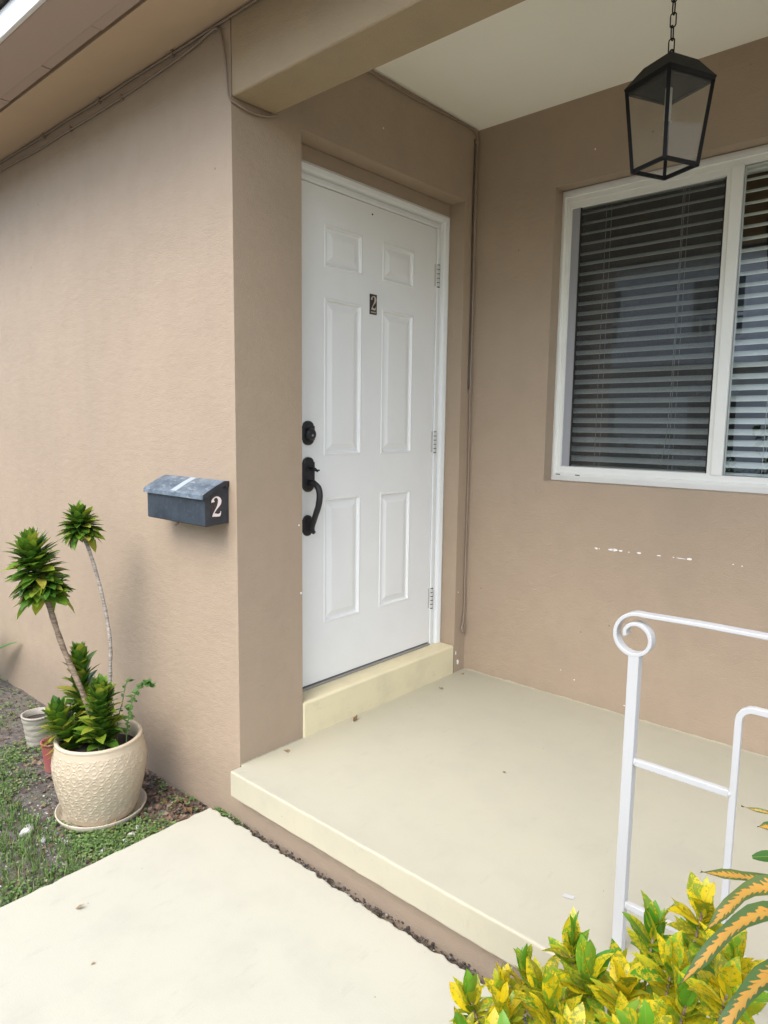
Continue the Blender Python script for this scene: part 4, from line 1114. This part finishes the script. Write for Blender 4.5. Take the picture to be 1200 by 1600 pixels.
long_leaf((1.915, -.365, .64), (1.93, -.35, .76), (1.95, -.32, .86), .036, (-1, -.6, .2))
gl = place_leaf(weed_me, ls, Vector((1.800, -.322, .607))-LOFF, (-.8, -.35, -.1), (-.2, -.5, 1), 1.25)

# ------------------------------------------------------------------ ground cover, litter, stones
def inside_walk(x, y): return x > -.130 and y < -.02
def scatter_mesh(name, mat, count, maker, region, dens, label, cat, seed):
    r_ = random.Random(seed); V_, F_ = [], []
    tries = 0; made = 0
    while made < count and tries < count*40:
        tries += 1
        x_, y_ = region(r_)
        if inside_walk(x_, y_) or y_ > -.004: continue
        if (x_-PX)**2+(y_-PY)**2 < .150**2: continue
        if r_.random() > dens(x_, y_): continue
        maker(r_, x_, y_, gheight(x_, y_), V_, F_); made += 1
    o = pyobj(name, V_, F_, mat); tag(o, label, cat, kind='stuff'); return o
def cover_leaf(r_, x_, y_, z_, V_, F_):
    n_ = r_.randint(2, 4)
    for k in range(n_):
        a = r_.uniform(0, 6.28); L = r_.uniform(.008, .017); w_ = L*.45; h_ = r_.uniform(.004, .022); dx, dy = math.cos(a), math.sin(a)
        b = len(V_); ox, oy = x_+dx*.003, y_+dy*.003
        V_ += [(ox, oy, z_+h_), (ox+dx*L*.55-dy*w_, oy+dy*L*.55+dx*w_, z_+h_+.003), (ox+dx*L, oy+dy*L, z_+h_+r_.uniform(-.004, .003)), (ox+dx*L*.55+dy*w_, oy+dy*L*.55-dx*w_, z_+h_+.003)]
        F_.append((b, b+1, b+2, b+3))
def blade(r_, x_, y_, z_, V_, F_):
    for k in range(3):
        a = r_.uniform(0, 6.28); L = r_.uniform(.02, .055); w_ = .0014; lean = r_.uniform(.2, 1.1); dx, dy = math.cos(a), math.sin(a); b = len(V_)
        h1, h2 = L*.6, L*math.cos(lean*.7)
        V_ += [(x_-dy*w_, y_+dx*w_, z_-.003), (x_+dy*w_, y_-dx*w_, z_-.003), (x_+dx*L*.25*lean+dy*w_, y_+dy*L*.25*lean-dx*w_, z_+h1), (x_+dx*L*.25*lean-dy*w_, y_+dy*L*.25*lean+dx*w_, z_+h1), (x_+dx*L*.75*lean, y_+dy*L*.75*lean, z_+h2)]
        F_ += [(b, b+1, b+2, b+3), (b+3, b+2, b+4)]
def clump(x_, y_, s, o): return noise.noise(Vector((x_*s, y_*s, o)))
region_near = lambda r_: (-.12-abs(r_.gauss(0, .75)), -r_.uniform(0, 1.35))
region_edge = lambda r_: (-.14-abs(r_.gauss(0, .30)), -r_.uniform(.02, 1.1))
def dens_cover(x_, y_):
    d = .02+2.2*max(0, clump(x_, y_, 4.2, 2.2)-.02)
    if -y_ > .50: d += .16
    if -y_ < .25 and x_ < -.9: d += .25
    if -y_ < .17 and x_ > -.9: d *= .12
    if x_ > -.75 and -y_ < .42: d *= .55
    if (x_+.45)**2+(y_+.62)**2 < .03: d *= .15
    return max(0, min(1, d))
scatter_mesh('ground_cover', M['cover'], 4200, cover_leaf, region_near, dens_cover, 'low green weeds spread over the soil left of the walkway', 'weeds', 11)
scatter_mesh('grass', M['cover'], 1900, blade, lambda r_: (-.15-abs(r_.gauss(0, .9)), -r_.uniform(.25, 1.5)), lambda x_, y_: max(0, min(1, .15+1.4*clump(x_, y_, 2.3, 8.8)+(.3 if -y_ > .5 else -.1))), 'thin grass growing between the weeds', 'grass', 12)
def litter(r_, x_, y_, z_, V_, F_):
    a = r_.uniform(0, 6.28); L = r_.uniform(.010, .030); w_ = L*r_.uniform(.2, .4); dx, dy = math.cos(a), math.sin(a); t1, t2 = r_.uniform(0, .010), r_.uniform(0, .010); b = len(V_)
    V_ += [(x_-dx*L/2, y_-dy*L/2, z_+.003), (x_-dy*w_, y_+dx*w_, z_+.004+t1), (x_+dx*L/2, y_+dy*L/2, z_+.004+t2), (x_+dy*w_, y_-dx*w_, z_+.003)]
    F_ += [(b, b+1, b+3), (b+1, b+2, b+3)]
scatter_mesh('leaf_litter', M['litter'], 1500, litter, lambda r_: (-.10-abs(r_.gauss(0, .8)), -abs(r_.gauss(0, .16))-.01), lambda x_, y_: .8, 'brown leaf litter along the foot of the wall', 'leaf litter', 13)
scatter_mesh('twig_debris', M['litter'], 900, litter, region_near, lambda x_, y_: .5, 'scattered bits of dead leaf on the soil', 'leaf litter', 14)
ICO = None
def pebble_maker(lo, hi):
    def mk(r_, x_, y_, z_, V_, F_):
        s_ = r_.uniform(lo, hi); b = len(V_); n_ = 6
        sx, sy, sz, rot = s_*r_.uniform(.8, 1.3), s_*r_.uniform(.7, 1), s_*r_.uniform(.45, .7), r_.uniform(0, 6)
        ring = lambda zf, rf: [(x_+math.cos(rot+6.283*k/n_)*sx*rf*r_.uniform(.85, 1.1), y_+math.sin(rot+6.283*k/n_)*sy*rf*r_.uniform(.85, 1.1), z_+zf*sz) for k in range(n_)]
        V_ += ring(-.2, .8)+ring(.45, 1)+ring(1.0, .62)+[(x_, y_, z_+sz*1.12)]
        for lv in (0, 1):
            for k in range(n_): F_.append((b+lv*n_+k, b+lv*n_+(k+1) % n_, b+(lv+1)*n_+(k+1) % n_, b+(lv+1)*n_+k))
        for k in range(n_): F_.append((b+2*n_+k, b+2*n_+(k+1) % n_, b+3*n_))
    return mk
scatter_mesh('gravel', M['pebble'], 1000, pebble_maker(.0015, .006), lambda r_: (-.14-abs(r_.gauss(0, .45)), -r_.uniform(.2, 1.1)), lambda x_, y_: max(0, min(1, .25+1.3*clump(x_, y_, 4, 5.5))), 'tiny pale gravel scattered in the soil', 'gravel', 15)
# stones one can pick out
ST = [(-.225, -.335, .020, 'pale stone nearest the walkway edge below the saucer'), (-.285, -.262, .020, 'white stone beside the right side of the saucer'), (-.255, -.300, .018, 'cream stone just right of the saucer by the walkway'), (-.300, -.385, .013, 'small white stone in front of the saucer'), (-.270, -.405, .016, 'flat pale stone in front of the saucer near the walkway'),
      (-.330, -.420, .012, 'small grey stone left of the flat pale stone'), (-.245, -.235, .012, 'little white pebble close to the walkway corner'), (-.565, -.545, .032, 'largest pinkish stone in the grass left of the planter'), (-.215, -.270, .013, 'tan pebble beside the walkway edge'), (-.470, -.530, .018, 'flat white stone between the grass and the planter'), (-.235, -.420, .018, 'oval white stone on the soil next to the walkway'), (-.86, -.56, .018, 'white pebble in the grass at the left edge')]
for i, (x_, y_, s_, lb) in enumerate(ST):
    bm = bmesh.new(); bmesh.ops.create_icosphere(bm, subdivisions=2, radius=1)
    for v in bm.verts:
        k_ = 1+.28*noise.noise(v.co*1.3+Vector((i*3.1, 0, 0))); v.co = Vector((v.co.x*s_*k_, v.co.y*s_*.75*k_, v.co.z*s_*.5*k_))
    o = obj('stone', bm, M['pebble'], None, smooth=True); o.location = (x_, y_, gheight(x_, y_)+s_*.25); o.rotation_euler = (0, 0, i*1.7); tag(o, lb, 'stone', 'loose stones by the planter')
# debris in the gap between walkway and porch
r_ = random.Random(5); V_, F_ = [], []
for i in range(520):
    x_ = r_.uniform(-.10, 1.25); y_ = r_.uniform(-.034, -.004); pebble_maker(.002, .0065)(r_, x_, y_, -.232+r_.uniform(0, .022), V_, F_)
tag(pyobj('gap_rubble', V_, F_, mat_island('gap_dirt', (0, (.02, .017, .014)), (.6, (.07, .06, .05)), (.9, (.16, .14, .12)), (1, (.4, .38, .35)))), 'dark rubble and dirt in the gap between walkway and porch', 'rubble', kind='stuff')
r_ = random.Random(6); V_, F_ = [], []
for i in range(70): cover_leaf(r_, -.135+.20*r_.random()**1.3, r_.uniform(-.034, -.006), -.236, V_, F_)
tag(pyobj('crack_moss', V_, F_, M['cover']), 'small weeds growing in the crack at the wall corner', 'weeds', kind='stuff')

# dead leaves and specks lying about
dl_me = [leaf_mesh('dead_leaf', .034, .016, cu, .5, shape=(.2, .8, 1, .85, .5, .1), mat=M['leaf_dry'], wavy=.002, seed=i) for i, cu in enumerate((.7, -.9, 1.2))]
DL = [((.030, .185, .003), .85, .4, 'dark dead leaf at the foot of the wall near the porch corner'), ((.042, .560, .003), .85, 1.9, 'curled brown leaf on the porch below the door sill'), ((.045, 1.365, .003), .75, 5.0, 'small brown leaf in the inner corner of the porch'), ((.095, 1.115, .003), .8, 2.6, 'brown leaf on the porch floor near the end of the door sill'),
      ((.046, -.641, ZW+.003), .65, .9, 'brown leaf lying on the cream walkway near its left edge'), ((.294, -.700, ZW+.003), .40, 4.0, 'tiny dark leaf on the middle of the walkway'), ((.75, .62, .003), .45, 2.2, 'tiny curled leaf on the open porch floor')]
for i, (p, s_, a, lb) in enumerate(DL):
    o = place_leaf(dl_me[i % 3], None, p, (math.cos(a), math.sin(a), .02), (0, 0, 1), s_*1.25, name='dead_leaf'); tag(o, lb, 'leaf', 'fallen leaves')
for i, (x_, y_, lb) in enumerate([(-.255, -.075, 'large tan leaf lying at the foot of the wall near the walkway'), (-.335, -.350, 'brown leaf lying between the white stones and the saucer'), (-.30, -.05, 'rust brown leaf touching the wall right of the planter'), (-.395, -.09, 'dry leaf on the litter behind the planter')]):
    o = place_leaf(dl_me[i % 3], None, (x_, y_, gheight(x_, y_)+.010), (math.cos(i*2.), math.sin(i*2.), .1), (0, .2, 1), 1.5, name='dead_leaf'); tag(o, lb, 'leaf', 'fallen leaves')
pyobj_ = pyobj('paper_scrap', [(1.222, .150, .0015), (1.252, .158, .002), (1.249, .172, .003), (1.223, .166, .0015)], [(0, 1, 2, 3)], M['rail']); tag(pyobj_, 'small scrap of white paper on the porch floor near the railing', 'paper scrap')

# ------------------------------------------------------------------ across the street: what the window glass mirrors
nh = empty('neighbour_house', (-3.5, -13, GZ)); tag(nh, 'white two storey house across the street, mirrored in the window glass', 'house')
boxobj('wall', M['farwall'], nh, (-6.5, 6.5, -4, 0, -.3, 5.6))
boxobj('roof', M['roof'], nh, (-7, 7, -4.5, .6, 5.6, 5.85))
for zz in (1.0, 3.7):
    for xx in (-5.2, -2.6, 0.3, 2.8, 5.0):
        f = boxobj('window', M['white'], nh, (xx-.62, xx+.62, .002, .05, zz-.08, zz+1.38)); boxobj('glass', M['farglass'], f, (xx-.54, xx+.54, .05, .06, zz, zz+1.3))
boxobj('balcony', M['white'], nh, (-4.2, 1.5, .01, 1.0, 3.0, 3.15))
for k in range(24): boxobj('balcony_bar', M['white'], nh, (-4.1+.24*k, -4.06+.24*k, .94, .98, 3.15, 4.0))
boxobj('balcony_rail', M['white'], nh, (-4.2, 1.5, .93, .99, 4.0, 4.06))
def far_tree(name, label, loc, h, r0, n_, trunk=.12, seed=1, cat='tree', group=None):
    r_ = random.Random(seed); t = empty(name, loc); tag(t, label, cat, group)
    bm = bmesh.new(); tube(bm, catmull([(0, 0, -.1), (.05, 0, h*.3), (-.05, .05, h*.6), (0, 0, h*.85)], 4), [trunk*(1-.7*i/12) for i in range(13)], 8)
    for k in range(5):
        a = k*1.3; tube(bm, [(0, 0, h*(.35+.08*k)), (math.cos(a)*r0*.5, math.sin(a)*r0*.5, h*(.55+.07*k))], [trunk*.4, trunk*.15], 6)
    obj('trunk', bm, M['bark'], t)
    V_, F_ = [], []
    cl = [(r_.gauss(0, .45)*r0, r_.gauss(0, .45)*r0, h*(.62+r_.gauss(0, .17)), r0*r_.uniform(.25, .5)) for _ in range(22)]
    for i in range(n_):
        c_ = r_.choice(cl); d = Vector((r_.gauss(0, 1), r_.gauss(0, 1), r_.gauss(0, 1))).normalized()*c_[3]*r_.random()**.4; p = Vector(c_[:3])+d
        if p.z < .05: continue
        u = Vector((r_.gauss(0, 1), r_.gauss(0, 1), r_.gauss(0, 1))).normalized(); v2 = u.orthogonal().normalized(); L = r0*r_.uniform(.05, .11); b = len(V_)
        V_ += [p-u*L, p+v2*L*.4, p+u*L, p-v2*L*.4]; F_.append((b, b+1, b+2, b+3))
    obj_ = pyobj('crown', V_, F_, M['crown'], t); return t
far_tree('street_tree', 'leafy street tree left of the white house, mirrored in the window', (-6.3, -8.5, GZ), 4.2, 1.5, 3200, seed=3)
far_tree('street_tree', 'leafy street tree right of the white house, mirrored in the window', (2.9, -9.5, GZ), 5.0, 1.8, 3200, seed=4)
for i, (x_, y_, h_, r0) in enumerate(((-2.6, -6.8, 1.3, .8), (-1.2, -6.4, 1.1, .7), (-.1, -6.9, 1.5, .8), (-4.2, -7.2, 1.4, .9), (1.1, -6.6, 1.2, .8))):
    far_tree('hedge_shrub', 'round garden shrub across the street, %s of the row from the left' % ('third', 'fourth', 'fifth', 'second', 'last')[i] if i != 3 else 'leftmost round garden shrub across the street, mirrored in the window', (x_, y_, GZ), h_, r0, 1100, .04, 20+i, 'shrub', 'garden shrubs across the street')
